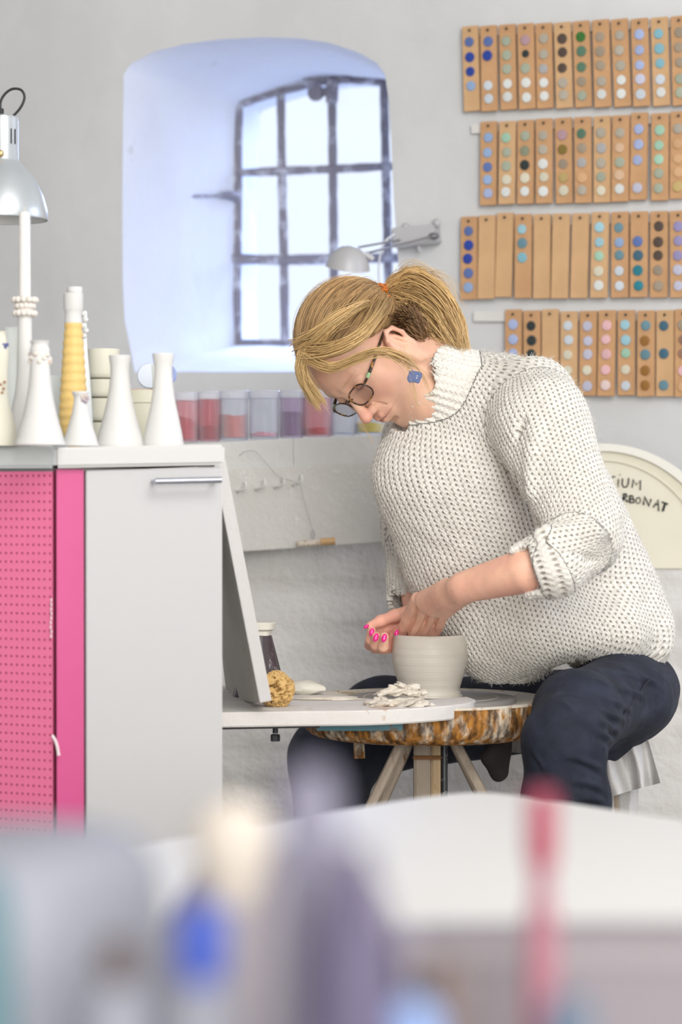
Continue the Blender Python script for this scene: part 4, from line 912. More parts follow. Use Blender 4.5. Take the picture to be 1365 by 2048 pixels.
# stool with towels, dark mitt hanging below the tray
sz = W(1250, 1462, 4.0).z
st = empty('stool', (W(1215, 1480, 4.08).x, .14, 0), 'low round stool under the potter, mostly hidden by a towel', 'stool')
sx = W(1165, 1480, 4.08).x; sz = W(1250, 1490, 4.08).z
MB().lathe((sx, .12, sz - .055), [(.095, 0), (.10, .008), (.10, .04), (.09, .05), (.001, .052)], 40).build('seat', mat('worn_seat', (.28, .22, .17), .7), st)
for k in range(4):
    a = k * 1.5708 + .785; MB().tube([(sx + .07 * math.cos(a), .12 + .07 * math.sin(a), sz - .055), (sx + .11 * math.cos(a), .12 + .11 * math.sin(a), 0)], .013, 10).build('leg', M_wood, st)
M_tow = mat('light_grey_towel', (.60, .585, .575), .95, bump=.0015, bscale=380, var=.03, vscale=18)
def cloth(name, pts_top, pts_bot, D0, D1, amp, nf, m, label, cat, seed=0, nx=70, nz=26, th=.003):
    V = []; Fc = []
    for layer in (0, 1):
        for j in range(nz + 1):
            v = j / nz
            for i in range(nx + 1):
                u = i / nx; x = np.interp(u, np.linspace(0, 1, len(pts_top)), [p[0] for p in pts_top]) * (1 - v) + np.interp(u, np.linspace(0, 1, len(pts_bot)), [p[0] for p in pts_bot]) * v
                y = np.interp(u, np.linspace(0, 1, len(pts_top)), [p[1] for p in pts_top]) * (1 - v) + np.interp(u, np.linspace(0, 1, len(pts_bot)), [p[1] for p in pts_bot]) * v
                D = D0 * (1 - v) + D1 * v + amp * (.3 + v) * math.sin(u * nf * 6.283 + seed + .8 * math.sin(v * 2 + u * 5)) + amp * .6 * noise.noise(Vector((u * 6, v * 2, seed)))
                V.append(W(x, y, D + layer * th))
    n = (nx + 1) * (nz + 1)
    for j in range(nz):
        for i in range(nx): q = j * (nx + 1) + i; Fc += [(q, q + nx + 1, q + nx + 2, q + 1), (n + q, n + q + 1, n + q + nx + 2, n + q + nx + 1)]
    for i in range(nx): q = nz * (nx + 1) + i; Fc.append((q, n + q, n + q + 1, q + 1)); Fc.append((i, i + 1, n + i + 1, n + i))
    for j in range(nz): q = j * (nx + 1); Fc.append((q, n + q, n + q + nx + 1, q + nx + 1)); q += nx; Fc.append((q, q + nx + 1, n + q + nx + 1, n + q))
    return tag(MB().add(V, Fc).build(name, m), label, cat)
cloth('towel', [(1180, 1440), (1240, 1470), (1292, 1462)], [(1195, 1603), (1260, 1582), (1322, 1566)], 3.93, 3.90, .016, 2.6, M_tow, 'light grey towel draped over the stool behind the knee, upper layer', 'towel')
cloth('towel', [(1180, 1500), (1230, 1520), (1280, 1530)], [(1190, 1700), (1235, 1690), (1276, 1660)], 3.96, 3.95, .008, 2, M_tow, 'second light grey towel end hanging lower beneath the first', 'towel', 2)
cloth('towel', [(1000, 1470), (1040, 1470), (1075, 1470)], [(1005, 1502), (1040, 1506), (1075, 1502)], 3.99, 3.98, .006, 3, M_tow, 'strip of grey towel showing between wheel tray and left leg', 'towel', 4)
sd_ = SDF(); s = 3.86 / FPX
P3 = lambda x, y, D=3.86: np.array(W(x, y, D))
sd_.cap(P3(1005, 1462), P3(978, 1515), 18 * s, 14 * s).cap(P3(978, 1515), P3(998, 1548), 15 * s, 15 * s, .008).cap(P3(1010, 1475), P3(1000, 1545), 16 * s, 17 * s, .008).cap(P3(998, 1500, 3.84), P3(1012, 1535, 3.83), 5 * s, 8 * s, .006, sub=True)
V, Fq = surface_nets(sd_, P3(900, 1600, 3.7), P3(1060, 1420, 4.0), .0018); Nn = vnormals(V, Fq); V = V + Nn * (.0010 * vnoise(V, 160, 4))[:, None]
tag(np_mesh('rubber_glove', V, Fq, mat('dark_grey_cloth', (.035, .03, .03), .75, bump=.001, bscale=60)), 'dark grey cloth hanging in a loop under the right side of the tray', 'cloth')
# ------------------------------------------------------------------ the potter
def Wp(x, y, D): return np.array(W(x, y, D))
def rp(r, D): return r * D / FPX
person = empty('person', (W(1180, 1500, 3.95).x, .05, 0), 'seated person in a chunky cream sweater and dark jeans bending over the wheel', 'person')
# head frame: Rt = her right, Fd = out of the face, Up = crown
Rt = np.array([-.415, .83, -.36]); Rt /= np.linalg.norm(Rt)
Up = np.array([-.864, -.24, .443]); Up -= Rt * (Up @ Rt); Up /= np.linalg.norm(Up)
Fd = np.cross(Up, Rt); HO = Wp(700, 793, 3.86)
HM = np.stack([Rt, Fd, Up], 1)
def hd(r, f, u): return HO + Rt * r + Fd * f + Up * u
def hpx_(p):
    q = np.array(p) - np.array(CP); dep = q[1] * cs - q[2] * sn; return 682.5 + FPX * q[0] / dep, 1024 - FPX * (q[1] * sn + q[2] * cs) / dep
for nm, p in dict(nose=(0, .028, -.036), chin=(0, -.01, -.115), earL=(-.075, -.09, -.005), mouthL=(-.022, 0, -.066), tie=(0, -.19, .02), top=(0, -.09, .12), eyeL=(-.031, -.005, 0), eyeR=(.031, -.005, 0)).items():
    print(nm, [round(v) for v in hpx_(hd(*p))])

def add_head(B):
    e = lambda c, r, k=.02, sub=False: B.ell(hd(*c), r, k, rot=HM, sub=sub)
    c = lambda a, b, r1, r2, k=.01, sub=False: B.cap(hd(*a), hd(*b), r1, r2, k, sub)
    e((0, -.100, .030), (.072, .094, .082), .01)
    e((0, -.058, .040), (.060, .058, .055), .02)
    e((0, -.062, -.030), (.057, .060, .068), .03)
    for sgn in (-1, 1):
        c((sgn * .050, -.088, -.045), (sgn * .045, -.080, -.068), .017, .015, .025)
        c((sgn * .045, -.080, -.068), (sgn * .012, -.030, -.103), .016, .013, .022)
        e((sgn * .037, -.033, -.030), (.023, .022, .022), .022)
        e((sgn * .040, -.045, -.062), (.020, .026, .026), .02)
        c((sgn * .010, -.004, .018), (sgn * .040, -.017, .021), .0075, .0075, .012)
    e((0, -.017, -.102), (.020, .018, .017), .018)
    e((0, -.012, -.062), (.027, .021, .024), .02)
    for sgn in (-1, 1):
        e((sgn * .031, .006, .001), (.015, .011, .011), .012, True)
        e((sgn * .031, -.0145, .000), (.0135, .0125, .0125), .003)
        c((sgn * .019, -.004, -.0035), (sgn * .043, -.009, -.004), .0006, .0006, .0016, True)     # closed lid line
        c((sgn * .018, -.001, .009), (sgn * .044, -.009, .007), .0008, .0008, .0025, True)       # lid crease
    c((0, -.004, .006), (0, .018, -.034), .0065, .0085, .010)
    e((0, .020, -.038), (.0105, .0105, .0095), .007)
    for sgn in (-1, 1):
        e((sgn * .0118, .008, -.040), (.0068, .0095, .0075), .005)
        e((sgn * .006, .014, -.0475), (.0032, .0050, .003), .002, True)
        c((sgn * .0175, .000, -.038), (sgn * .031, -.010, -.070), .0010, .0010, .005, True)      # nasolabial fold
    c((-.025, -.002, -.0615), (-.007, .0075, -.0580), .002, .0034, .005); c((-.007, .0075, -.0580), (.007, .0075, -.0580), .0034, .0034, .005); c((.007, .0075, -.0580), (.025, -.002, -.0615), .0034, .002, .005)
    c((-.021, -.002, -.0665), (0, .0055, -.0690), .002, .0040, .005); c((0, .0055, -.0690), (.021, -.002, -.0665), .0040, .002, .005)
    c((-.030, -.008, -.0660), (0, .012, -.0630), .0010, .0008, .0025, True); c((0, .012, -.0630), (.030, -.008, -.0660), .0008, .0010, .0025, True)
    c((-.012, .000, -.081), (.012, .000, -.081), .003, .003, .008, True)
    # near ear (her left) and far ear
    for sgn in (-1, 1):
        x = sgn * .0780; e_ear = e; c_ear = c; e = lambda cc, r, k=.02, sub=False: e_ear((cc[0], cc[1] + .015, cc[2] - .028), r, k, sub); c = lambda a, b, r1, r2, k=.01, sub=False: c_ear((a[0], a[1] + .015, a[2] - .028), (b[0], b[1] + .015, b[2] - .028), r1, r2, k, sub)
        e((x, -.094, .000), (.0075, .0165, .029), .006)
        pts = [(x + sgn * .002, -.083, .006), (x + sgn * .006, -.086, .022), (x + sgn * .009, -.098, .031), (x + sgn * .010, -.110, .024), (x + sgn * .009, -.113, .006), (x + sgn * .006, -.107, -.014), (x + sgn * .003, -.096, -.027)]
        for a, b in zip(pts[:-1], pts[1:]): c(a, b, .0036, .0036, .003)
        e((x + sgn * .0035, -.091, -.029), (.0048, .0075, .0085), .004)
        e((x + sgn * .010, -.096, .004), (.0065, .0095, .017), .003, True)
        c((x + sgn * .006, -.100, .016), (x + sgn * .007, -.104, -.006), .0024, .0024, .003)
        e = e_ear; c = c_ear
    # neck
    B.cap(Wp(842, 728, 3.90), Wp(960, 800, 3.93), .050, .060, .03)
    B.cap(Wp(850, 800, 3.87), Wp(950, 815, 3.925), .036, .036, .03)

# arm and hand data: (px, py, depth, radius px)
def chain(B, pts, k=.006):
    for a, b in zip(pts[:-1], pts[1:]): B.cap(Wp(*a[:3]), Wp(*b[:3]), rp(a[3], a[2]), rp(b[3], b[2]), k)
nails = []
def add_arms(B):
    # near (left) forearm
    chain(B, [(1110, 1122, 3.622, 43), (1050, 1142, 3.625, 45), (930, 1174, 3.69, 32)], .001)
    
    # back of the hand
    wr = (925, 1178, 3.70); kn = [(838, 1200, 3.815, 14), (854, 1209, 3.80, 14), (870, 1220, 3.80, 14), (886, 1230, 3.81, 13)]
    for (x, y, D, r) in kn: B.cap(Wp(wr[0] + (x - 872) * .25, wr[1] + (y - 1210) * .4, wr[2]), Wp(x, y, D), rp(22, 3.7), rp(r, D), .010)
    B.cap(Wp(900, 1184, 3.74), Wp(860, 1204, 3.80), rp(27, 3.7), rp(21, 3.8), .012)
    fin = [[(836, 1198, 3.815, 14), (816, 1236, 3.865, 12.5), (806, 1264, 3.898, 12), (810, 1294, 3.905, 10)],
           [(854, 1208, 3.80, 13.5), (840, 1242, 3.850, 11.8), (827, 1270, 3.880, 11), (830, 1306, 3.895, 10)],
           [(870, 1220, 3.80, 13), (859, 1249, 3.854, 11), (845, 1277, 3.882, 10.5), (848, 1310, 3.90, 9.5)],
           [(885, 1230, 3.812, 12.5), (877, 1254, 3.860, 11), (863, 1279, 3.884, 10.5), (864, 1306, 3.90, 9)]]
    for f in fin: chain(B, f, .0022)
    for a_, b_ in [((838, 1210, 3.804), (829, 1240, 3.845)), ((829, 1240, 3.845), (815, 1271, 3.880)), ((859, 1222, 3.794), (850, 1245, 3.839)), ((850, 1245, 3.839), (834, 1273, 3.870)), ((876, 1234, 3.800), (868, 1251, 3.843)), ((868, 1251, 3.843), (853, 1275, 3.871))]:
        B.cap(Wp(*a_), Wp(*b_), rp(2.6, 3.8), rp(2.6, 3.8), .003, sub=True)
    # near thumb, reaching down inside the far side of the rim
    chain(B, [(895, 1205, 3.79, 18), (850, 1232, 3.87, 14), (818, 1252, 3.90, 11.5), (796, 1266, 3.905, 9.5)], .006)
    # far (right) forearm and palm
    chain(B, [(832, 1150, 4.04, 36), (838, 1195, 4.02, 30), (835, 1222, 4.00, 27)], .015)
    for (x, y, D) in [(795, 1240, 3.97), (795, 1262, 3.96), (798, 1280, 3.95)]: B.cap(Wp(836, 1228, 4.0), Wp(x, y, D), rp(22, 4), rp(14, 4), .012)
    # its thumb (upper) and forefinger
    chain(B, [(826, 1222, 3.97, 15), (790, 1232, 3.94, 12.5), (762, 1242, 3.92, 11), (741, 1252, 3.905, 9)], .006)
    f2 = [[(792, 1250, 3.955, 12.5), (762, 1262, 3.95, 12), (741, 1289, 3.93, 11.5), (742, 1280, 3.905, 10.5), (744, 1262, 3.90, 9)],
          [(798, 1272, 3.955, 12.5), (773, 1288, 3.94, 12), (754, 1303, 3.925, 11.5), (752, 1290, 3.895, 11), (753, 1273, 3.885, 9.5)],
          [(806, 1290, 3.955, 12.5), (790, 1304, 3.94, 12), (769, 1310, 3.915, 11.5), (767, 1294, 3.885, 11), (769, 1274, 3.875, 9.5)],
          [(812, 1290, 3.965, 12.0), (800, 1305, 3.955, 11.5), (787, 1303, 3.94, 10.5), (785, 1290, 3.93, 10), (789, 1274, 3.925, 9)]]
    for f in f2: chain(B, f, .0022)
def torso_core(B):
    B.ell(Wp(980, 950, 3.95), (.10, .08, .13), .02).ell(Wp(1090, 1210, 3.99), (.10, .08, .085), .04)
    B.cap(Wp(930, 810, 3.93), Wp(990, 860, 3.94), .055, .09, .05)
    B.cap(Wp(1070, 860, 3.82), Wp(1165, 1085, 3.68), .045, .038, .02).cap(Wp(1160, 1085, 3.67), Wp(1120, 1118, 3.615), .034, .034, .01)
    B.cap(Wp(880, 880, 4.05), Wp(838, 1060, 4.09), .036, .030, .02).cap(Wp(838, 1060, 4.11), Wp(832, 1150, 4.055), .026, .024, .01)
    B.cap(Wp(1225, 1392, 3.93), Wp(1120, 1475, 3.64), .045, .038, .02).cap(Wp(1120, 1480, 3.62), np.array(Wp(1140, 1600, 3.62)) * [1, 1, 0] + [0, 0, .10], .045, .03, .02)
    B.cap(Wp(1150, 1420, 4.16), Wp(700, 1480, 4.24), .035, .035, .03).cap(Wp(675, 1510, 4.2), np.array(Wp(664, 1600, 4.2)) * [1, 1, 0] + [0, 0, .10], .038, .03, .02)

Vs = []; Fs = []; nv = 0
def addpart(fn, lo, hi, vx):
    global nv
    B = SDF(); fn(B); V, Fq = surface_nets(B, np.minimum(lo, hi), np.maximum(lo, hi), vx); Vs.append(V); Fs.append(Fq + nv); nv += len(V)
hc = hd(0, -.09, 0)
addpart(add_head, hc - .17, hc + np.array([.24, .18, .17]), .0014)
a, b = Wp(700, 1340, 3.55), Wp(1170, 1050, 4.12); addpart(add_arms, a, b, .0013)
addpart(torso_core, np.array([-.2, -.5, .0]), np.array([.62, .42, 1.1]), .008)
V = np.concatenate(Vs); Fq = np.concatenate(Fs); nh = len(Vs[0])
# skin tint: lips, cheeks, nose tip, knuckles redder
q = (V - HO) @ HM; tint = np.tile(np.array([.80, .50, .355]), (len(V), 1)); tint *= (1 + .06 * vnoise(V, 70, 3) + .05 * vnoise(V, 260, 5))[:, None]
tint[nh:] *= np.array([1.16, 1.12, 1.12])  # arms and hands lightened in the colour against shading below the torso
def blob(c, r): return np.exp(-(((q - np.array(c)) / np.array(r)) ** 2).sum(1))
red = .7 * blob((0, .022, -.038), (.016, .014, .016)) + .45 * (blob((-.040, -.02, -.035), (.025, .03, .02)) + blob((.040, -.02, -.035), (.025, .03, .02))) + .8 * blob((0, .000, -.062), (.022, .02, .0065)) + .6 * (blob((-.080, -.10, .008), (.02, .03, .035)))
red[nh:] = .24 + .15 * vnoise(V[nh:], 90, 8); red = np.clip(red + .12 * vnoise(V, 110, 21) + .08, 0, 1)
# far hand pinker
far = (np.arange(len(V)) >= nh) & (V[:, 1] > -.02); red[far] = np.clip(red[far] + .35, 0, 1)
tint = tint * (1 - red[:, None]) + red[:, None] * np.array([.76, .35, .28])
brow = blob((-.028, -.006, .020), (.020, .02, .0035)) + blob((.028, -.006, .020), (.020, .02, .0035)); brow = np.clip(brow, 0, 1) * .45; brow[nh:] = 0
tint = tint * (1 - brow[:, None]) + brow[:, None] * np.array([.32, .17, .08])
mline = blob((0, .008, -.0642), (.032, .02, .0014)) * .75; mline[nh:] = 0
tint = tint * (1 - mline[:, None]) + mline[:, None] * np.array([.34, .12, .09])
lash = np.clip(1.5 * (blob((-.031, -.002, -.0045), (.013, .02, .0016)) + blob((.031, -.002, -.0045), (.013, .02, .0016))), 0, 1) * .85; lash[nh:] = 0
tint = tint * (1 - lash[:, None]) + lash[:, None] * np.array([.09, .045, .03])
def attr_mat(name, rough, attr='tint', sss=0, bump=0, bscale=200, spec=.4, sheen=0):
    m = mat(name, (.5, .5, .5), rough, sss=sss, bump=bump, bscale=bscale, spec=spec); nt = m.node_tree
    a = nt.nodes.new('ShaderNodeAttribute'); a.attribute_name = attr; nt.links.new(a.outputs['Color'], nt.nodes['Principled BSDF'].inputs['Base Color'])
    if sheen: nt.nodes['Principled BSDF'].inputs['Sheen Weight'].default_value = sheen
    return m
M_skin = attr_mat('skin', .48, sss=.25, bump=.0006, bscale=420)
body_o = np_mesh('body', V, Fq, M_skin, person, col=tint)
# finger nails
M_nail2 = mat('pink_nail_polish', (.86, .02, .28), .2, coat=.6)
for (x, y, D, r) in [(744, 1264, 3.885, 6.0), (752.5, 1275, 3.868, 6.6), (769, 1276, 3.860, 6.6), (793.5, 1266, 3.886, 5.0), (733, 1253, 3.893, 4.5)]:
    MB().ball(Wp(x, y, D), (rp(r * .82, D), .0028, rp(r * 1.35, D)), 14, 10, rot=Matrix.Rotation(R(18 if x > 740 else 60), 3, 'Y') @ Matrix.Rotation(R(-12), 3, 'X')).build('fingernail', M_nail2, body_o)

# ---------------- sweater
def sleeve_near(B, o=0):
    B.cap(Wp(1085, 850, 3.79), Wp(1168, 1075, 3.66), rp(98, 3.8) + o, rp(76, 3.66) + o, .03)
    B.cap(Wp(1172, 1072, 3.66), Wp(1105, 1125, 3.615), rp(70, 3.66) + o, rp(64, 3.6) + o, .02)
    B.cap(Wp(1110, 1122, 3.62), Wp(1015, 1155, 3.63), rp(64, 3.6) + o, rp(50, 3.6) + o, .012)
def sweater(B):
    B.ell(Wp(955, 960, 3.94), (rp(190, 3.9), .125, rp(150, 3.9)), .02)
    B.ell(Wp(1000, 1090, 3.96), (rp(200, 3.9), .13, rp(190, 3.9)), .05)
    B.cap(Wp(1045, 880, 3.95), Wp(1215, 1235, 4.03), rp(126, 3.95), rp(126, 4), .06)
    B.cap(Wp(990, 1190, 3.965), Wp(1018, 1268, 3.955), rp(120, 3.9), rp(104, 3.9), .04)
    B.cap(Wp(870, 945, 3.94), Wp(1005, 1240, 3.96), rp(118, 3.9), rp(105, 3.9), .05)
    B.cap(Wp(1230, 1240, 3.97), Wp(1292, 1275, 3.98), rp(75, 4), rp(58, 4), .04)
    B.cap(Wp(1070, 1262, 3.87), Wp(1240, 1265, 3.90), rp(62, 3.9), rp(44, 3.9), .06)
    # shoulders
    B.cap(Wp(960, 830, 3.95), Wp(1060, 815, 3.86), rp(110, 3.9), rp(100, 3.85), .04)
    B.cap(Wp(940, 850, 4.0), Wp(862, 880, 4.08), rp(100, 4), rp(92, 4), .04)
    # far sleeve
    B.cap(Wp(855, 890, 4.09), Wp(838, 1050, 4.12), rp(92, 4.1), rp(74, 4.1), .03)
    B.cap(Wp(838, 1060, 4.12), Wp(826, 1215, 4.03), rp(66, 4.1), rp(46, 4), .02)
    # collar tube
    B.cap(Wp(985, 810, 3.93), Wp(830, 765, 3.90), rp(106, 3.9), rp(88, 3.9), .03)
    sleeve_near(B)
    # folds
    for a_, b_, r in [((1048, 845, 3.72), (1040, 1000, 3.74), 8), ((1040, 1000, 3.74), (1085, 1065, 3.66), 8), ((1085, 1050, 3.595), (1180, 1040, 3.585), 5), ((1110, 1085, 3.565), (1190, 1120, 3.60), 4), ((1075, 1068, 3.60), (1030, 1015, 3.72), 6)]:
        B.cap(Wp(*a_), Wp(*b_), rp(r, 3.7), rp(r, 3.7), .012, sub=True)
    for a_, b_, r in [((1070, 870, 3.70), (1062, 985, 3.68), 10), ((1090, 1068, 3.60), (1190, 1060, 3.60), 13)]:
        B.cap(Wp(*a_), Wp(*b_), rp(r, 3.7), rp(r, 3.7), .02)
    # hem hollow between the two thighs / over the thigh
    B.cap(Wp(1130, 1395, 3.80), Wp(1240, 1362, 3.85), rp(40, 3.9), rp(34, 3.9), .015, sub=True)
    # collar opening, cuffs
    cd_ = Wp(849, 775, 3.90) - Wp(960, 822, 3.93); cd_[1] -= .0; cd_ /= np.linalg.norm(cd_); cd_ = cd_ + np.array([0, .42, 0]); cd_ /= np.linalg.norm(cd_)
    u2 = Wp(1015, 1155, 3.63) - Wp(1110, 1122, 3.62); u2 /= np.linalg.norm(u2)
    u3 = Wp(826, 1215, 4.03) - Wp(838, 1060, 4.12); u3 /= np.linalg.norm(u3)
    tx_ = Wp(830, 765, 3.90) - Wp(985, 810, 3.93); B.colax = tx_ / np.linalg.norm(tx_); cn = np.array([-.92, .22, .39]); B.col = (Wp(858, 772, 3.90), cn / np.linalg.norm(cn)); B.cuf = (Wp(1036, 1148, 3.6), u2); B.cuf3 = (Wp(816, 1208, 4.03), u3)
class Sweater(SDF):
    def __call__(s, P):
        d = super().__call__(P)
        # collar cut: only near the neck
        p, n = s.col; h = (P - p) @ n; ax = P - p; n = s.colax; al = ax @ n; rad = np.linalg.norm(ax - al[:, None] * n, axis=1); near = (rad < .084) & (al > -.10) & (al < .12); d = np.where(near, np.maximum(d, h), d)
        hole = np.maximum(rad - .066, -(h + .04)); d = np.where(near, np.maximum(d, -hole), d)
        for (p, n), rr, mxr in ((s.cuf, .0355, .082), (s.cuf3, .030, .048)):
            h = (P - p) @ n; ax = P - p; rad = np.linalg.norm(ax - (ax @ n)[:, None] * n, axis=1); near = (rad < mxr) & (h > -.05) & (h < .06); d = np.where(near, np.maximum(d, h), d); hole = np.maximum(rad - rr, -(h + .03)); d = np.where(near, np.maximum(d, -hole), d)
        return d
B = Sweater(); sweater(B)
V, Fq = surface_nets(B, np.minimum(Wp(700, 1420, 3.45), Wp(1420, 640, 3.45)), np.array([.62, .36, Wp(800, 640, 4.2)[2]]), .0021)
V, Fq = biggest(V, Fq)
Nn = vnormals(V, Fq)
# knit coordinates
def axis_uv(V, a, b, ref, per_r):
    ax = b - a; L_ = np.linalg.norm(ax); ax /= L_; q = V - a; v = q @ ax; e1 = ref - ax * (ref @ ax); e1 /= np.linalg.norm(e1); e2 = np.cross(ax, e1); return np.arctan2(q @ e2, q @ e1) * per_r, v, np.linalg.norm(q - v[:, None] * ax, axis=1)
ref = np.array([0., -1., 0.])
tu, tv, tr = axis_uv(V, Wp(1120, 1330, 3.95), Wp(930, 800, 3.95), ref, .17)
su, sv, sr = axis_uv(V, Wp(1172, 1080, 3.66), Wp(1085, 850, 3.79), ref, .085)
fu, fv, fr_ = axis_uv(V, Wp(1140, 1108, 3.62), Wp(1015, 1155, 3.63), ref, .060)
gu, gv, gr = axis_uv(V, Wp(838, 1060, 4.12), Wp(826, 1215, 4.03), ref, .060)
SN = SDF(); SN.cap(Wp(1085, 850, 3.79), Wp(1168, 1075, 3.66), rp(98, 3.8), rp(76, 3.66)); dsn = SN(V)
FN = SDF(); FN.cap(Wp(1150, 1100, 3.62), Wp(1015, 1155, 3.63), rp(66, 3.6), rp(50, 3.6)); dfn = FN(V)
GN = SDF(); GN.cap(Wp(838, 1090, 4.10), Wp(826, 1215, 4.03), rp(60, 4.1), rp(46, 4)); dgn = GN(V)
CN = SDF(); CN.cap(Wp(965, 805, 3.93), Wp(830, 765, 3.90), rp(104, 3.9), rp(88, 3.9)); dcn = CN(V)
cu, cv_, cr_ = axis_uv(V, Wp(985, 810, 3.93), Wp(830, 765, 3.90), ref, .075)
per = .0098; rowh = .0085
reg = np.zeros(len(V), int); reg[dsn < .012] = 1; reg[dfn < .008] = 2; reg[dgn < .006] = 3; reg[(dcn < .007) & (V[:, 0] < Wp(960, 800, 3.9)[0])] = 4
u = np.choose(reg, [tu, su, fu, gu, cu]) / per; v = np.choose(reg, [tv, sv, fv, gv, cv_]) / rowh
# rib areas
rib = np.zeros(len(V)); rib[reg == 4] = 1; rib[(reg == 2) & (fv > .055)] = 1; rib[(reg == 3) & (gv > .075)] = 1
fu_ = u - np.floor(u); tri = np.abs(fu_ - .5) * 2
hole = np.exp(-((np.minimum(fu_, 1 - fu_) / .17) ** 2)) * np.clip(.5 + .75 * np.cos(2 * np.pi * (v + .5 * (np.floor(u) % 2))), 0, 1)
stitch = .0013 * np.sqrt(np.abs(np.sin(np.pi * u))) * (.75 + .25 * np.cos(2 * np.pi * (v - .8 * tri))) - .0022 * hole
ribd = .0016 * np.cos(2 * np.pi * u * .85) + .0004 * np.cos(2 * np.pi * v * 1.2)
big = .0030 * vnoise(V, 26, 2) + .0010 * vnoise(V, 120, 6)
ins_ = Nn @ np.array([0, 0, 1.]) 
V2 = V + Nn * (np.where(rib > 0, ribd, stitch) + big)[:, None]
col = np.tile(np.array([.83, .80, .735]), (len(V), 1)) * (1 + .03 * vnoise(V, 200, 9))[:, None]
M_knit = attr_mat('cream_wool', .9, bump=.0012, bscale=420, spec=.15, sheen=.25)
nt = M_knit.node_tree; NN = nt.nodes; LL = nt.links
def mth(op, a, b=None):
    n = NN.new('ShaderNodeMath'); n.operation = op
    for i_, q_ in enumerate((a, b)):
        if q_ is None: continue
        if isinstance(q_, (int, float)): n.inputs[i_].default_value = q_
        else: LL.new(q_, n.inputs[i_])
    return n.outputs[0]
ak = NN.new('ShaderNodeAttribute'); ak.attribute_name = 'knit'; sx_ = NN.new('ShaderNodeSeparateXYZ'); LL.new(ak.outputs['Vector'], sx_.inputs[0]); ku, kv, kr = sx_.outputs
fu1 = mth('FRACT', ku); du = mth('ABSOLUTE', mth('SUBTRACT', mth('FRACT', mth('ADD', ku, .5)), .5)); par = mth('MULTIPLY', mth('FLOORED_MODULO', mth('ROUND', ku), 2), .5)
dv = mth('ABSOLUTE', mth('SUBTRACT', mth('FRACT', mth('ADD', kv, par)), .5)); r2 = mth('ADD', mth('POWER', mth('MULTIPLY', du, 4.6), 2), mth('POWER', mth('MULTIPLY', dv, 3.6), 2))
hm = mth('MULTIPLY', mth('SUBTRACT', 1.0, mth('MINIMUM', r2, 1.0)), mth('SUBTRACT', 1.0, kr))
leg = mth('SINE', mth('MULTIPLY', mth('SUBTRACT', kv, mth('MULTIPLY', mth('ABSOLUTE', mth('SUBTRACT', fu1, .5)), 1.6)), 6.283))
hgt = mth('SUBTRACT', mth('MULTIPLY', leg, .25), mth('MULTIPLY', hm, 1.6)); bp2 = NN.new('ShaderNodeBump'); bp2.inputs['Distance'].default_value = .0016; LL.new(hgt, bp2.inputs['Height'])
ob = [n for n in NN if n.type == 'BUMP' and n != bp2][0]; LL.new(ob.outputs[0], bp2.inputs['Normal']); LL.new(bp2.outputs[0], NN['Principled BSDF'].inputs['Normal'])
mxx = NN.new('ShaderNodeMix'); mxx.data_type = 'RGBA'; LL.new(mth('MULTIPLY', hm, .8), mxx.inputs[0]); LL.new([n for n in NN if n.type == 'ATTRIBUTE' and n.attribute_name == 'tint'][0].outputs['Color'], mxx.inputs[6]); mxx.inputs[7].default_value = (.36, .30, .23, 1); LL.new(mxx.outputs[2], NN['Principled BSDF'].inputs['Base Color'])  # stitch gaps painted darker, standing in for shade between the yarns
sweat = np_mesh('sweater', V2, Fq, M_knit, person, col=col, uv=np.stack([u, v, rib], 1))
# loose wool fibres
ok = np.where((V2[:, 1] < .25))[0]; pick = rng.choice(ok, 15000); m_ = 4
d0 = Nn[pick] + rng.normal(size=(len(pick), 3)) * .55; d0 /= np.linalg.norm(d0, axis=1, keepdims=True); d1 = d0 + rng.normal(size=(len(pick), 3)) * .6; L_ = rng.uniform(.003, .009, len(pick))
t_ = np.linspace(0, 1, m_); paths = V2[pick][:, None] + (d0[:, None] * t_[None, :, None] * (1 - t_[None, :, None] * .4) + d1[:, None] * (t_[None, :, None] ** 2) * .4) * L_[:, None, None]
Vf, Ff = ribbons(paths, np.tile(np.linspace(.00028, .00012, m_), (len(pick), 1)), 3)
fz = np_mesh('wool_fuzz', Vf, Ff, mat('wool_fibre', (.80, .77, .70), .9, spec=.1), sweat); fz['kind'] = 'stuff'

# ---------------- jeans
from mathutils.bvhtree import BVHTree
def jeans(B):
    gz = lambda p, z: np.array([p[0], p[1], z])
    B.ell(Wp(1245, 1390, 3.98), (rp(112, 4), .13, rp(88, 4)), .02)
    B.cap(Wp(1235, 1390, 3.90), Wp(1155, 1432, 3.68), rp(84, 3.9), rp(84, 3.68), .04)
    B.cap(Wp(1155, 1432, 3.68), Wp(1128, 1478, 3.585), rp(82, 3.68), rp(78, 3.6), .03)
    B.cap(Wp(1130, 1490, 3.59), Wp(1131, 1610, 3.60), rp(80, 3.6), rp(82, 3.6), .03)
    k0 = Wp(1131, 1610, 3.60); B.cap(k0, gz(k0, .10), rp(82, 3.6), .050, .03)
    B.cap(Wp(1290, 1372, 4.02), Wp(1200, 1470, 3.93), rp(58, 4), rp(62, 3.9), .04)
    # far leg
    B.cap(Wp(1170, 1415, 4.13), Wp(765, 1450, 4.25), rp(78, 4.1), rp(92, 4.2), .03)
    B.cap(Wp(765, 1452, 4.25), Wp(668, 1512, 4.20), rp(88, 4.2), rp(84, 4.2), .03)
    k1 = Wp(664, 1520, 4.20); B.cap(k1, gz(k1, .10), rp(80, 4.2), .052, .03)
B = SDF(); jeans(B)
V, Fq = surface_nets(B, np.array([-.16, -.48, .06]), np.array([.66, .40, Wp(1200, 1280, 4.1)[2]]), .0026)
Nn = vnormals(V, Fq)
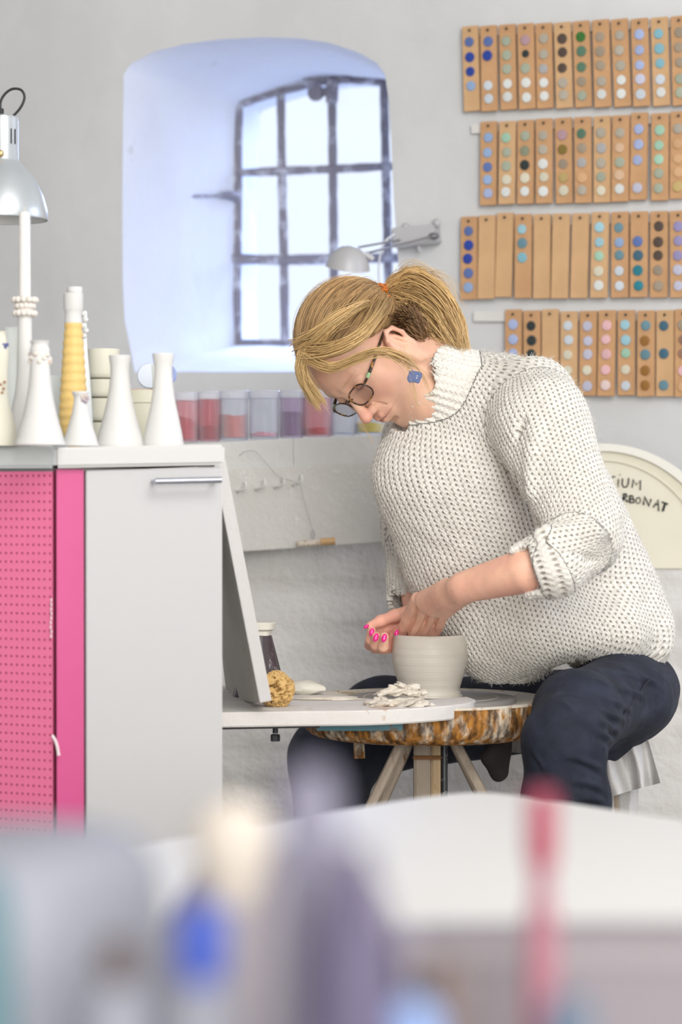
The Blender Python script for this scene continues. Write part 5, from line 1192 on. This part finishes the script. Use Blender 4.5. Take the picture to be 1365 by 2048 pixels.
disp = .0020 * vnoise(V, 34, 12) + .0006 * vnoise(V, 120, 13)
 
bv0 = BVHTree.FromPolygons([tuple(p) for p in V.tolist()], Fq.tolist())
def onj(x, y):
    h_ = bv0.ray_cast(CP, ray(x, y).normalized()); return None if h_[0] is None else np.array(h_[0])
CR = [((1178, 1340), (1300, 1362)), ((1172, 1362), (1290, 1392)), ((1168, 1388), (1268, 1420)), ((1176, 1414), (1254, 1444)), ((1184, 1440), (1240, 1466)), ((1190, 1462), (1226, 1484)), ((1140, 1512), (1206, 1540)), ((1150, 1560), (1210, 1582)), ((1150, 1598), (1212, 1604)), ((1230, 1335), (1322, 1372)), ((1120, 1400), (1160, 1440)), ((1060, 1500), (1090, 1545))]
for (a0_, b0_) in CR:
    a_, b_ = onj(*a0_), onj(*b0_)
    if a_ is None or b_ is None: continue
    m1_ = onj((a0_[0] * 2 + b0_[0]) / 3, (a0_[1] * 2 + b0_[1]) / 3 - 3); m2_ = onj((a0_[0] + b0_[0] * 2) / 3, (a0_[1] + b0_[1] * 2) / 3 - 3)
    P4 = [p for p in (a_, m1_, m2_, b_) if p is not None]
    best = np.zeros(len(V)); low = np.zeros(len(V))
    for i_ in range(len(P4) - 1):
        w_ = (1, 1, 1)[min(i_, 2)]
        for arr, off, ww in ((best, 0, .0055), (low, -.0095, .005)):
            A_, B_ = P4[i_] + np.array([0, 0, off]), P4[i_ + 1] + np.array([0, 0, off]); ab = B_ - A_; q_ = V - A_; h_ = np.clip(q_ @ ab / (ab @ ab), 0, 1); d_ = np.linalg.norm(q_ - h_[:, None] * ab, axis=1)
            np.maximum(arr, np.exp(-(d_ / ww) ** 2), out=arr)
    fade = np.clip(np.minimum(np.linalg.norm(V - a_, axis=1), np.linalg.norm(V - b_, axis=1)) / .02, .15, 1)
    disp += .0036 * best * fade - .0034 * low * fade
V = V + Nn * disp[:, None]
M_den = mat('dark_denim', (.022, .026, .042), .72, var=.35, vscale=26, bump=.0008, bscale=700, spec=.25, col2=(.06, .07, .10), c2scale=10, c2lo=.58, c2hi=.75)
jn = np_mesh('jeans', V, Fq, M_den, person)
mb = MB(); seam = [(1338, 1345, 4.02), (1300, 1360, 3.93), (1272, 1395, 3.865), (1248, 1430, 3.80), (1222, 1465, 3.745), (1208, 1500, 3.66)]
# outer seam follows the thigh surface: project onto the mesh
bv = BVHTree.FromPolygons([tuple(p) for p in V[::1].tolist()], Fq.tolist())
pp = []
for x, y, D in seam:
    d = ray(x, y).normalized(); h_ = bv.ray_cast(CP, d)
    if h_[0] is not None: pp.append(h_[0] - d * .0005)
if len(pp) > 2: MB().tube(smoothpath(pp, 10), .0014, 6).build('seam', mat('denim_seam', (.012, .013, .022), .8), jn)
# shoes
SH = SDF(); k0 = Wp(1131, 1610, 3.60); k1 = Wp(664, 1520, 4.20)
for k in (k0, k1):
    SHk = SDF(); SHk.cap([k[0] + .01, k[1], .045], [k[0] - .13, k[1] - .03, .036], .042, .036, .01).cap([k[0], k[1], .06], [k[0], k[1], .11], .045, .048, .02); SHk.cut(np.array([0, 0, .003]), np.array([0, 0, -1.]))
    V, Fq = surface_nets(SHk, np.array([k[0] - .2, k[1] - .1, -.01]), np.array([k[0] + .08, k[1] + .1, .18]), .004); np_mesh('shoe', V, Fq, mat('black_leather', (.02, .02, .02), .5), person)
# ---------------- hair
CC = np.array([0, -.100, .032]); ER = np.array([.0745, .0965, .0850])
def surf(dirs, off=0): 
    r = 1 / np.linalg.norm(dirs / ER, axis=-1, keepdims=True); return CC + dirs * (r + off)
def tow(loc): return HO + loc @ HM.T
tie_l = (np.array(Wp(762, 596, 3.94)) - HO) @ HM; print('tie local', tie_l.round(3))
tdir = (tie_l - CC) / np.linalg.norm(tie_l - CC)
hairline = lambda f: np.interp(f, [-.19, -.15, -.125, -.11, -.095, -.075, -.06, -.045, -.03, -.01], [-.085, -.07, -.045, -.012, .008, .016, .030, .048, .074, .088])
HB = SDF()
class HairCap(SDF):
    def __call__(s, P):
        q = (P - HO) @ HM; k0 = np.linalg.norm((q - CC) / (ER + .0035), axis=1); k1 = np.linalg.norm((q - CC) / (ER + .0035) ** 2, axis=1); d = k0 * (k0 - 1) / np.maximum(k1, 1e-9)
        g = (hairline(q[:, 1]) - q[:, 2]) * .6; return np.maximum(d, g)
V, Fq = surface_nets(HairCap(), hc - .16, hc + .16, .003)
hair = np_mesh('hair', V, Fq, mat('hair_base', (.30, .17, .075), .6, var=.2, vscale=30), person)
def strands(paths, base_col, tip_col, r0, name, parent, jit=.25, seg=3):
    n, m, _ = paths.shape; t_ = np.linspace(0, 1, m); prof = np.interp(t_, [0, .08, .7, 1], [.6, 1, .9, .25]); rr = r0 * rng.uniform(.6, 1.3, (n, 1)) * prof
    V, Fq = ribbons(paths, rr, seg); k = rng.uniform(1 - jit, 1 + jit, (n, 1, 1)); mixv = np.clip(t_[None, :, None] * .8 + rng.normal(0, .25, (n, 1, 1)), 0, 1)
    c = (np.array(base_col) * (1 - mixv) + np.array(tip_col) * mixv) * k; c = np.repeat(c[:, :, None, :], seg, 2).reshape(-1, 3)
    o = np_mesh(name, V, Fq, M_hair, parent, col=np.clip(c, 0, 1)); o['kind'] = 'stuff'; return o
M_hair = attr_mat('blonde_hair', .38, spec=.5)
n = 3600; dirs = rng.normal(size=(n * 4, 3)); dirs /= np.linalg.norm(dirs, axis=1, keepdims=True); pos = surf(dirs)
g = pos[:, 2] - hairline(pos[:, 1]); ok = (g > 0) & (np.abs(dirs @ tdir) < .985); edge = ok & (g < .02); w_ = np.where(edge, 3.0, 1.0) * ok; idx = rng.choice(len(dirs), n, p=w_ / w_.sum()); dirs = dirs[idx]
m_ = 14; t_ = np.linspace(0, 1, m_)[None, :, None]; om = np.arccos(np.clip(dirs @ tdir, -1, 1))[:, None, None]
D_ = (np.sin((1 - t_) * om) * dirs[:, None] + np.sin(t_ * om) * tdir) / np.sin(om)
# gentle sag so the strands do not look combed by machine
D_ += (rng.normal(0, .035, (n, 1, 3)) * np.sin(np.pi * t_)); D_ /= np.linalg.norm(D_, axis=2, keepdims=True)
offs = .0035 + rng.uniform(0, .0055, (n, 1, 1)) * np.sin(np.pi * np.clip(t_ * .9 + .1, 0, 1)) ** .5
L_ = surf(D_, 0) + D_ * offs
tieL = tie_l + 0 * L_; L_ = L_ * (1 - np.clip(t_ - .90, 0, 1) * 10 * .75) + tieL * (np.clip(t_ - .90, 0, 1) * 10 * .75)
# colour: darker near ear / nape, lighter on top
strands(tow(L_), (.52, .33, .15), (.34, .20, .095), .00075, 'hair_strands', hair, .42)
# fringe and wisps, by control points (px, py, depth)
def bundle(ctrl, n, spread, r0, name, c0=(.66, .44, .20), c1=(.72, .50, .24), m=16, end_spread=1.0):
    ctrl = np.array([Wp(*c) for c in ctrl]); P = []
    for k in range(n):
        o0 = rng.normal(0, spread, 3); o1 = rng.normal(0, spread * end_spread, 3); pts = [ctrl[i] + o0 * (1 - i / (len(ctrl) - 1)) + o1 * i / (len(ctrl) - 1) + rng.normal(0, spread * .18, 3) for i in range(len(ctrl))]
        pts = np.array([list(p) for p in smoothpath(pts, 6)]); ii = np.linspace(0, len(pts) - 1, m); P.append(np.stack([np.interp(ii, range(len(pts)), pts[:, a]) for a in range(3)], 1))
    return np.array(P)
F1 = bundle([(690, 640, 3.795), (628, 672, 3.79), (606, 712, 3.79), (606, 752, 3.80), (640, 808, 3.82)], 170, .0045, 0, '', end_spread=1.3)
F2 = bundle([(640, 668, 3.79), (610, 690, 3.80), (601, 730, 3.82), (612, 770, 3.84), (628, 800, 3.86)], 110, .004, 0, '')
F3 = bundle([(604, 700, 3.80), (640, 704, 3.772), (690, 690, 3.75), (730, 662, 3.755), (753, 630, 3.79), (768, 600, 3.88)], 130, .0065, 0, '')
F4 = bundle([(608, 712, 3.79), (660, 735, 3.765), (710, 716, 3.752), (760, 702, 3.745), (796, 712, 3.75), (826, 730, 3.77)], 45, .0045, 0, '', end_spread=1.6)
F5 = bundle([(740, 700, 3.74), (790, 706, 3.745), (830, 735, 3.77), (850, 765, 3.80), (862, 800, 3.80)], 14, .004, 0, '', end_spread=2)
F6 = bundle([(800, 705, 3.75), (818, 745, 3.76), (826, 790, 3.77), (838, 820, 3.78)], 9, .004, 0, '', end_spread=2)
F7 = bundle([(712, 838, 3.80), (722, 850, 3.80), (738, 868, 3.80), (750, 890, 3.81)], 3, .003, 0, '')
F8 = bundle([(606, 690, 3.80), (632, 672, 3.775), (672, 640, 3.765), (720, 612, 3.81), (764, 596, 3.93)], 150, .009, 0, '', end_spread=.25)
fr_o = strands(np.concatenate([F1, F2, F3, F4, F8]), (.64, .42, .18), (.74, .52, .25), .0008, 'fringe', hair, .22)
strands(np.concatenate([F5, F6, F7]), (.66, .44, .20), (.70, .48, .22), .00030, 'loose_wisps', hair, .15)
# ponytail
n = 1900; P = []; tp = np.array(Wp(764, 594, 3.94))
for k in range(n):
    a_ = rng.beta(1.1, 1.0); b_ = np.clip(a_ + rng.normal(0, .16), -.06, 1.1); L3 = lambda p, q, w: np.array(p) * (1 - w) + np.array(q) * w
    dz_ = rng.normal(0, .016); c1 = L3((784, 562), (790, 606), a_); c2 = L3((826, 545), (826, 634), b_); c3 = L3((884, 580), (846, 656), b_); c4 = L3((922, 642), (866, 678), b_) ; e_ = rng.uniform(.5, 1.25); c5 = c4 + (L3((936, 704), (898, 694), b_) - c4) * e_
    pts = [tp + rng.normal(0, .004, 3), Wp(*c1, 3.94 + dz_ * .5), Wp(*c2, 3.94 + dz_), Wp(*c3, 3.93 + dz_ * 1.3), Wp(*c4, 3.92 + dz_ * 1.4), Wp(*c5, 3.92 + dz_ * 1.5)]
    pts = [pts[0]] + [p + rng.normal(0, .0026, 3) for p in pts[1:]]
    pts = np.array([list(p) for p in smoothpath(pts, 5)]); ii = np.linspace(0, len(pts) - 1, 20); P.append(np.stack([np.interp(ii, range(len(pts)), pts[:, q]) for q in range(3)], 1))
strands(np.array(P), (.60, .38, .16), (.72, .50, .24), .0008, 'ponytail', hair, .34)
n = 420; P = []
for k in range(n):
    w_ = rng.uniform(); up_ = rng.uniform(); L3 = lambda p, q, w: np.array(p) * (1 - w) + np.array(q) * w
    c1 = L3((782, 556), (788, 606), up_); c2 = L3((830, 530), (830, 650), up_); c3 = L3((895, 560), (845, 672), up_); c4 = L3((940, 650), (870, 706), up_)
    pts = [tp] + [Wp(*c, 3.94) + rng.normal(0, .006, 3) * q_ for c, q_ in ((c1, .5), (c2, 1), (c3, 1.4), (c4, 2))]
    pts = np.array([list(p) for p in smoothpath(pts, 5)]); pts = pts[:int(len(pts) * rng.uniform(.6, 1))]; ii = np.linspace(0, len(pts) - 1, 16); P.append(np.stack([np.interp(ii, range(len(pts)), pts[:, q]) for q in range(3)], 1))
strands(np.array(P), (.60, .38, .16), (.74, .54, .28), .00042, 'ponytail_flyaways', hair, .25)
# fine flyaways over the crown
n = 260; di = dirs[rng.choice(len(dirs), n)]; t2 = np.linspace(0, rng.uniform(.25, .7, n), 12).T[:, :, None]; om = np.arccos(np.clip(di @ tdir, -1, 1))[:, None, None]
Dd = (np.sin((1 - t2) * om) * di[:, None] + np.sin(t2 * om) * tdir) / np.sin(om) + rng.normal(0, .06, (n, 1, 3)) * t2; Dd /= np.linalg.norm(Dd, axis=2, keepdims=True)
strands(tow(surf(Dd, 0) + Dd * (.008 + rng.uniform(.001, .010, (n, 1, 1)) * np.sin(np.pi * t2))), (.62, .42, .2), (.66, .46, .24), .00022, 'crown_flyaways', hair, .2)
# dark hair at the nape
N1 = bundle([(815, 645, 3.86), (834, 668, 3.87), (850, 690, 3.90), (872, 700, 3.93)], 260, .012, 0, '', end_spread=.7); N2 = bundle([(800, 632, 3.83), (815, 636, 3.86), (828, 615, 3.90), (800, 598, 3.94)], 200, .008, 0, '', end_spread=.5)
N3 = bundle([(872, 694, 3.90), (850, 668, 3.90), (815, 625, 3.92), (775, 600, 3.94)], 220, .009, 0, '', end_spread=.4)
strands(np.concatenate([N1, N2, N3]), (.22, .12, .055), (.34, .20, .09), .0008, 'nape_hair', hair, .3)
# amber spiral hair tie
M_amb = mat('amber_plastic', (.62, .17, .02), .15, coat=.5)
ct = np.array(Wp(770, 592, 3.905)); axd = np.array(Wp(800, 575, 3.94)) - np.array(Wp(750, 600, 3.94)); axd /= np.linalg.norm(axd); e_1 = np.cross(axd, [0, 1, 0]); e_1 /= np.linalg.norm(e_1); e_2 = np.cross(axd, e_1)
pts = []
for k in range(260):
    a_ = k / 260 * 2 * math.pi * 2; b_ = k / 260 * 2 * math.pi * 22; rr = .0170 + .0045 * math.cos(b_); pts.append(Vector(ct + (e_1 * math.cos(a_) + e_2 * math.sin(a_)) * rr + axd * (.0045 * math.sin(b_) + (k / 260 - .5) * .014)))
MB().tube(pts, .0017, 6).build('hair_tie', M_amb, person)

# ---------------- glasses
M_tort = mat('tortoise_frame', (.035, .018, .010), .25, col2=(.42, .20, .04), c2scale=75, c2lo=.56, c2hi=.60, coat=.4)
gls = empty('eyeglasses', tuple(hd(0, .012, 0)), None, None); gls.parent = person; gls.location = Vector(tuple(hd(0, .012, 0))) - person.location
M_lens = bpy.data.materials.new('spectacle_lens'); M_lens.use_nodes = True; nt = M_lens.node_tree; nt.nodes.clear(); o_ = nt.nodes.new('ShaderNodeOutputMaterial'); tr = nt.nodes.new('ShaderNodeBsdfTransparent'); tr.inputs[0].default_value = (.90, .88, .88, 1)
gl = nt.nodes.new('ShaderNodeBsdfGlossy'); gl.inputs['Roughness'].default_value = .05; ms = nt.nodes.new('ShaderNodeMixShader'); ms.inputs[0].default_value = .07; nt.links.new(tr.outputs[0], ms.inputs[1]); nt.links.new(gl.outputs[0], ms.inputs[2]); nt.links.new(ms.outputs[0], o_.inputs[0])
GF, GU = .007, -.008
for sgn in (-1, 1):
    ring = []
    for k in range(40):
        a_ = k / 40 * 2 * math.pi; ca, sa = math.cos(a_), math.sin(a_); x = .0245 * np.sign(ca) * abs(ca) ** .72; z = .0165 * np.sign(sa) * abs(sa) ** .80
        ring.append(Vector(tuple(hd(sgn * .031 + x, GF - .004 * ((x * sgn + .0) / .024), GU + z + .001 * x * sgn / .02))))
    MB().tube(ring + [ring[0]], .0013, 8, caps=False).build('rim', M_tort, gls)
    MB().add(ring + [p - Vector(tuple(Fd)) * .0012 for p in ring], [tuple(range(40)), tuple(range(40, 80))[::-1]] + [(k, (k + 1) % 40, 40 + (k + 1) % 40, 40 + k) for k in range(40)]).build('lens', M_lens, gls)
    h0 = hd(sgn * .0565, GF - .005, GU + .008); h1 = hd(sgn * .066, GF - .016, GU + .009); h2 = hd(sgn * .073, -.045, GU + .010); h3 = hd(sgn * .078, -.088, GU + .012)
    MB().tube([Vector(tuple(h0)), Vector(tuple(h0 * .4 + h1 * .6))], .0024, 8).build('hinge_piece', M_tort, gls)
    MB().tube([Vector(tuple(h0 * .3 + h1 * .7)), Vector(tuple(h1 * .88 + h2 * .12))], .0032, 10).build('mint_hinge_block', mat('mint_plastic', (.38, .60, .33), .4), gls)
    MB().tube([Vector(tuple(h1 * .88 + h2 * .12)), Vector(tuple(h2)), Vector(tuple(h3))], [.0030, .0028, .0018], 10).build('temple', M_tort, gls)
MB().tube(smoothpath([Vector(tuple(hd(-.0075, GF, GU + .004))), Vector(tuple(hd(0, GF + .003, GU + .007))), Vector(tuple(hd(.0075, GF, GU + .004)))], 5), .0014, 8).build('bridge', M_tort, gls)
# ---------------- earring
er = empty('earring', tuple(Wp(823, 740, 3.765)), None, None); er.parent = person; er.location = Vector(tuple(Wp(823, 740, 3.765))) - person.location
s = 3.76 / FPX; pc_ = [(821, 739), (843, 743), (847, 749), (839, 767), (831, 763), (820, 765), (815, 757)]
MB().prism([W(x - 1, y + 1, 3.758) for x, y in pc_], (0, .004, 0), .0012).build('blue_pendant', mat('blue_ceramic', (.05, .085, .24), .4), er)
MB().tube([W(815, 719, 3.772), W(819, 730, 3.762), W(828, 744, 3.761)], .0005, 6).build('ear_wire', mat('silver_wire', (.6, .6, .6), .3, metal=1), er)
for x, y in ((834, 756), (835, 752)): MB().ball(W(x, y, 3.757), .0010, 8, 6).build('white_dot', mat('white_dot', (.9, .9, .9), .3), er)

# ------------------------------------------------------------------ white table in front, and blurred things standing on it close to us
TZ = W(950, 1585, 2.70).z
M_tab = mat('white_table', (.62, .62, .615), .5)
def tp_(px, py): p = atz(px, py, TZ); return p
cor = [(560, 1641), (700, 1617), (820, 1598), (900, 1588), (950, 1585), (1010, 1588), (1100, 1600), (1230, 1620), (1365, 1640)]
tf = [tp_(*c) for c in cor]
dl = (tf[0] - tf[1]).normalized(); dr = (tf[-1] - tf[-2]).normalized()
L0 = tf[0] + dl * .9; R0 = tf[-1] + dr * .6
poly = [L0] + tf + [R0, Vector((.9, -3.55, TZ)), Vector((-.8, -3.55, TZ))]
tab = empty('white_table', (0, -2.6, 0), 'white table with a rounded corner pointing at the wheel, in the blurred foreground', 'table')
MB().prism(smoothpath(poly[:-3], 3) + poly[-2:], (0, 0, -.03), .002).build('table_top', M_tab, tab, smooth=False)
for x, y in ((.05, -1.45), (-.55, -3.3), (.7, -3.3)): MB().tube([(x, y, TZ - .03), (x, y, 0)], .02, 12).build('leg', M_white, tab)
def prop(name, px, D, prof, m, label, cat, seg=32, parts=()):
    s = D / FPX; c = Vector((W(px, 1500, D).x, D - 3.9, TZ + .001)); t = empty(name, c, label, cat)
    pr = [(max(.0005, r * s), 0.0 if y is None else W(px, y, D).z - c.z) for r, y in prof]
    MB().lathe(c, pr, seg).build('body', m, t); return t, c, s
def hD(y, px, D): return W(px, y, D).z - (TZ + .001)
mm = lambda n, c, r=.5: mat(n, c, r)
def capped(name, px, D, body, cap, m1, m2, label, cat, part='cap'):
    t, c, s = prop(name, px, D, body, m1, label, cat)
    MB().lathe(c, [(max(.0005, r * s), W(px, y, D).z - c.z) for r, y in cap], 28).build(part, m2, t)
# left: pale lilac-grey glazed crock, blue tube, cork topped bottle
LG = mm('lilac_grey_glaze', (.26, .27, .32)); MG = mm('mauve_grey_glaze', (.26, .235, .26))
prop('grey_crock', 10, .98, [(330, None), (340, 2300), (330, 1900), (310, 1740), (280, 1690), (250, 1672), (1, 1680)], LG, 'wide pale lilac grey crock, out of focus at the bottom left', 'pot')
prop('mauve_crock', 560, 1.20, [(250, None), (255, 2200), (235, 1850), (170, 1740), (120, 1715), (1, 1712)], MG, 'mauve grey rounded crock, out of focus behind the cream topped bottle', 'pot')
capped('cream_topped_bottle', 463, .95, [(40, None), (70, 2200), (66, 1900), (44, 1810), (1, 1800)], [(40, 1812), (60, 1770), (82, 1700), (84, 1660), (64, 1622), (30, 1602), (1, 1596)], MG, mm('cream_glaze', (.58, .52, .46)), 'bottle with big rounded cream top, brightest blurred shape left of centre', 'bottle', 'stopper')
capped('blue_topped_bottle', 404, .82, [(60, None), (70, 2300), (66, 2020), (40, 1960), (1, 1958)], [(40, 1965), (50, 1900), (46, 1840), (30, 1806), (1, 1800)], LG, mm('cobalt_glaze', (.04, .09, .46)), 'lilac bottle with cobalt blue top blurred below the cream top', 'bottle', 'stopper')
capped('brown_topped_bottle', 236, .84, [(60, None), (60, 2300), (56, 2010), (30, 1965), (1, 1962)], [(30, 1968), (36, 1930), (34, 1890), (20, 1876), (1, 1874)], LG, mm('dark_brown_glaze', (.10, .07, .065)), 'grey bottle with small dark brown top, blurred at the lower left', 'bottle', 'stopper')
prop('lilac_bottle', 620, .78, [(60, None), (66, 2100), (62, 1700), (52, 1560), (34, 1535), (1, 1530)], mm('lilac_glaze', (.20, .19, .26)), 'tall lilac grey bottle blurred before the far knee', 'bottle')
prop('aubergine_bottle', 712, .74, [(90, None), (90, 2200), (84, 1900), (52, 1800), (32, 1730), (28, 1690), (1, 1688)], mm('aubergine_glaze', (.09, .075, .14)), 'dark aubergine bottle blurred at the bottom centre', 'bottle')
capped('red_topped_bottle', 1084, 1.05, [(40, None), (40, 2100), (32, 1850), (22, 1790), (20, 1735), (1, 1734)], [(20, 1738), (30, 1720), (30, 1640), (26, 1585), (1, 1580)], mm('pink_red_glaze', (.34, .14, .18)), mm('dark_red_glaze', (.34, .04, .08)), 'slim dusky red bottle with darker red top before the white table', 'bottle', 'stopper')
# right: mauve grey tray box, with brown and petrol jars
bx0 = W(800, 1800, 1.2); bx1 = W(1600, 1800, 1.2); t = empty('mauve_box', ((bx0.x + bx1.x) / 2, -2.7, TZ + .001), 'low mauve grey box blurred along the bottom right', 'box')
hh_ = W(1000, 1835, 1.2).z - TZ - .001
MB().box(((bx0.x + bx1.x) / 2, -2.7 - .03, TZ + .001 + hh_ / 2), (bx1.x - bx0.x, .06, hh_), bevel=.012).build('body', mm('mauve_grey_card', (.22, .195, .215)), t, smooth=False)
MB().box(((bx0.x + bx1.x) / 2, -2.7 - .03, TZ + .001 + hh_ * .93), (bx1.x - bx0.x + .006, .066, hh_ * .10), bevel=.004).build('lid', mm('mauve_grey_lid', (.28, .25, .27)), t, smooth=False)
prop('brown_jar', 893, .86, [(44, None), (44, 2100), (40, 1960), (26, 1915), (1, 1908)], mm('umber_glaze', (.14, .10, .09)), 'small umber brown jar blurred at the bottom, right of centre', 'jar')
prop('sky_blue_jar', 820, .82, [(70, None), (70, 2200), (60, 2030), (40, 2005), (1, 2000)], mm('sky_blue_glaze', (.22, .34, .62)), 'sky blue jar blurred at the bottom edge', 'jar')
prop('petrol_jar', 1135, .84, [(60, None), (60, 2200), (54, 2030), (36, 1995), (1, 1990)], mm('petrol_glaze', (.10, .14, .20)), 'dark petrol blue jar blurred at the bottom edge, right part', 'jar')
prop('teal_jar', -30, .9, [(60, None), (60, 2100), (50, 1820), (30, 1750), (1, 1745)], mm('teal_glaze', (.08, .17, .20)), 'dark teal jar blurred at the left edge', 'jar')
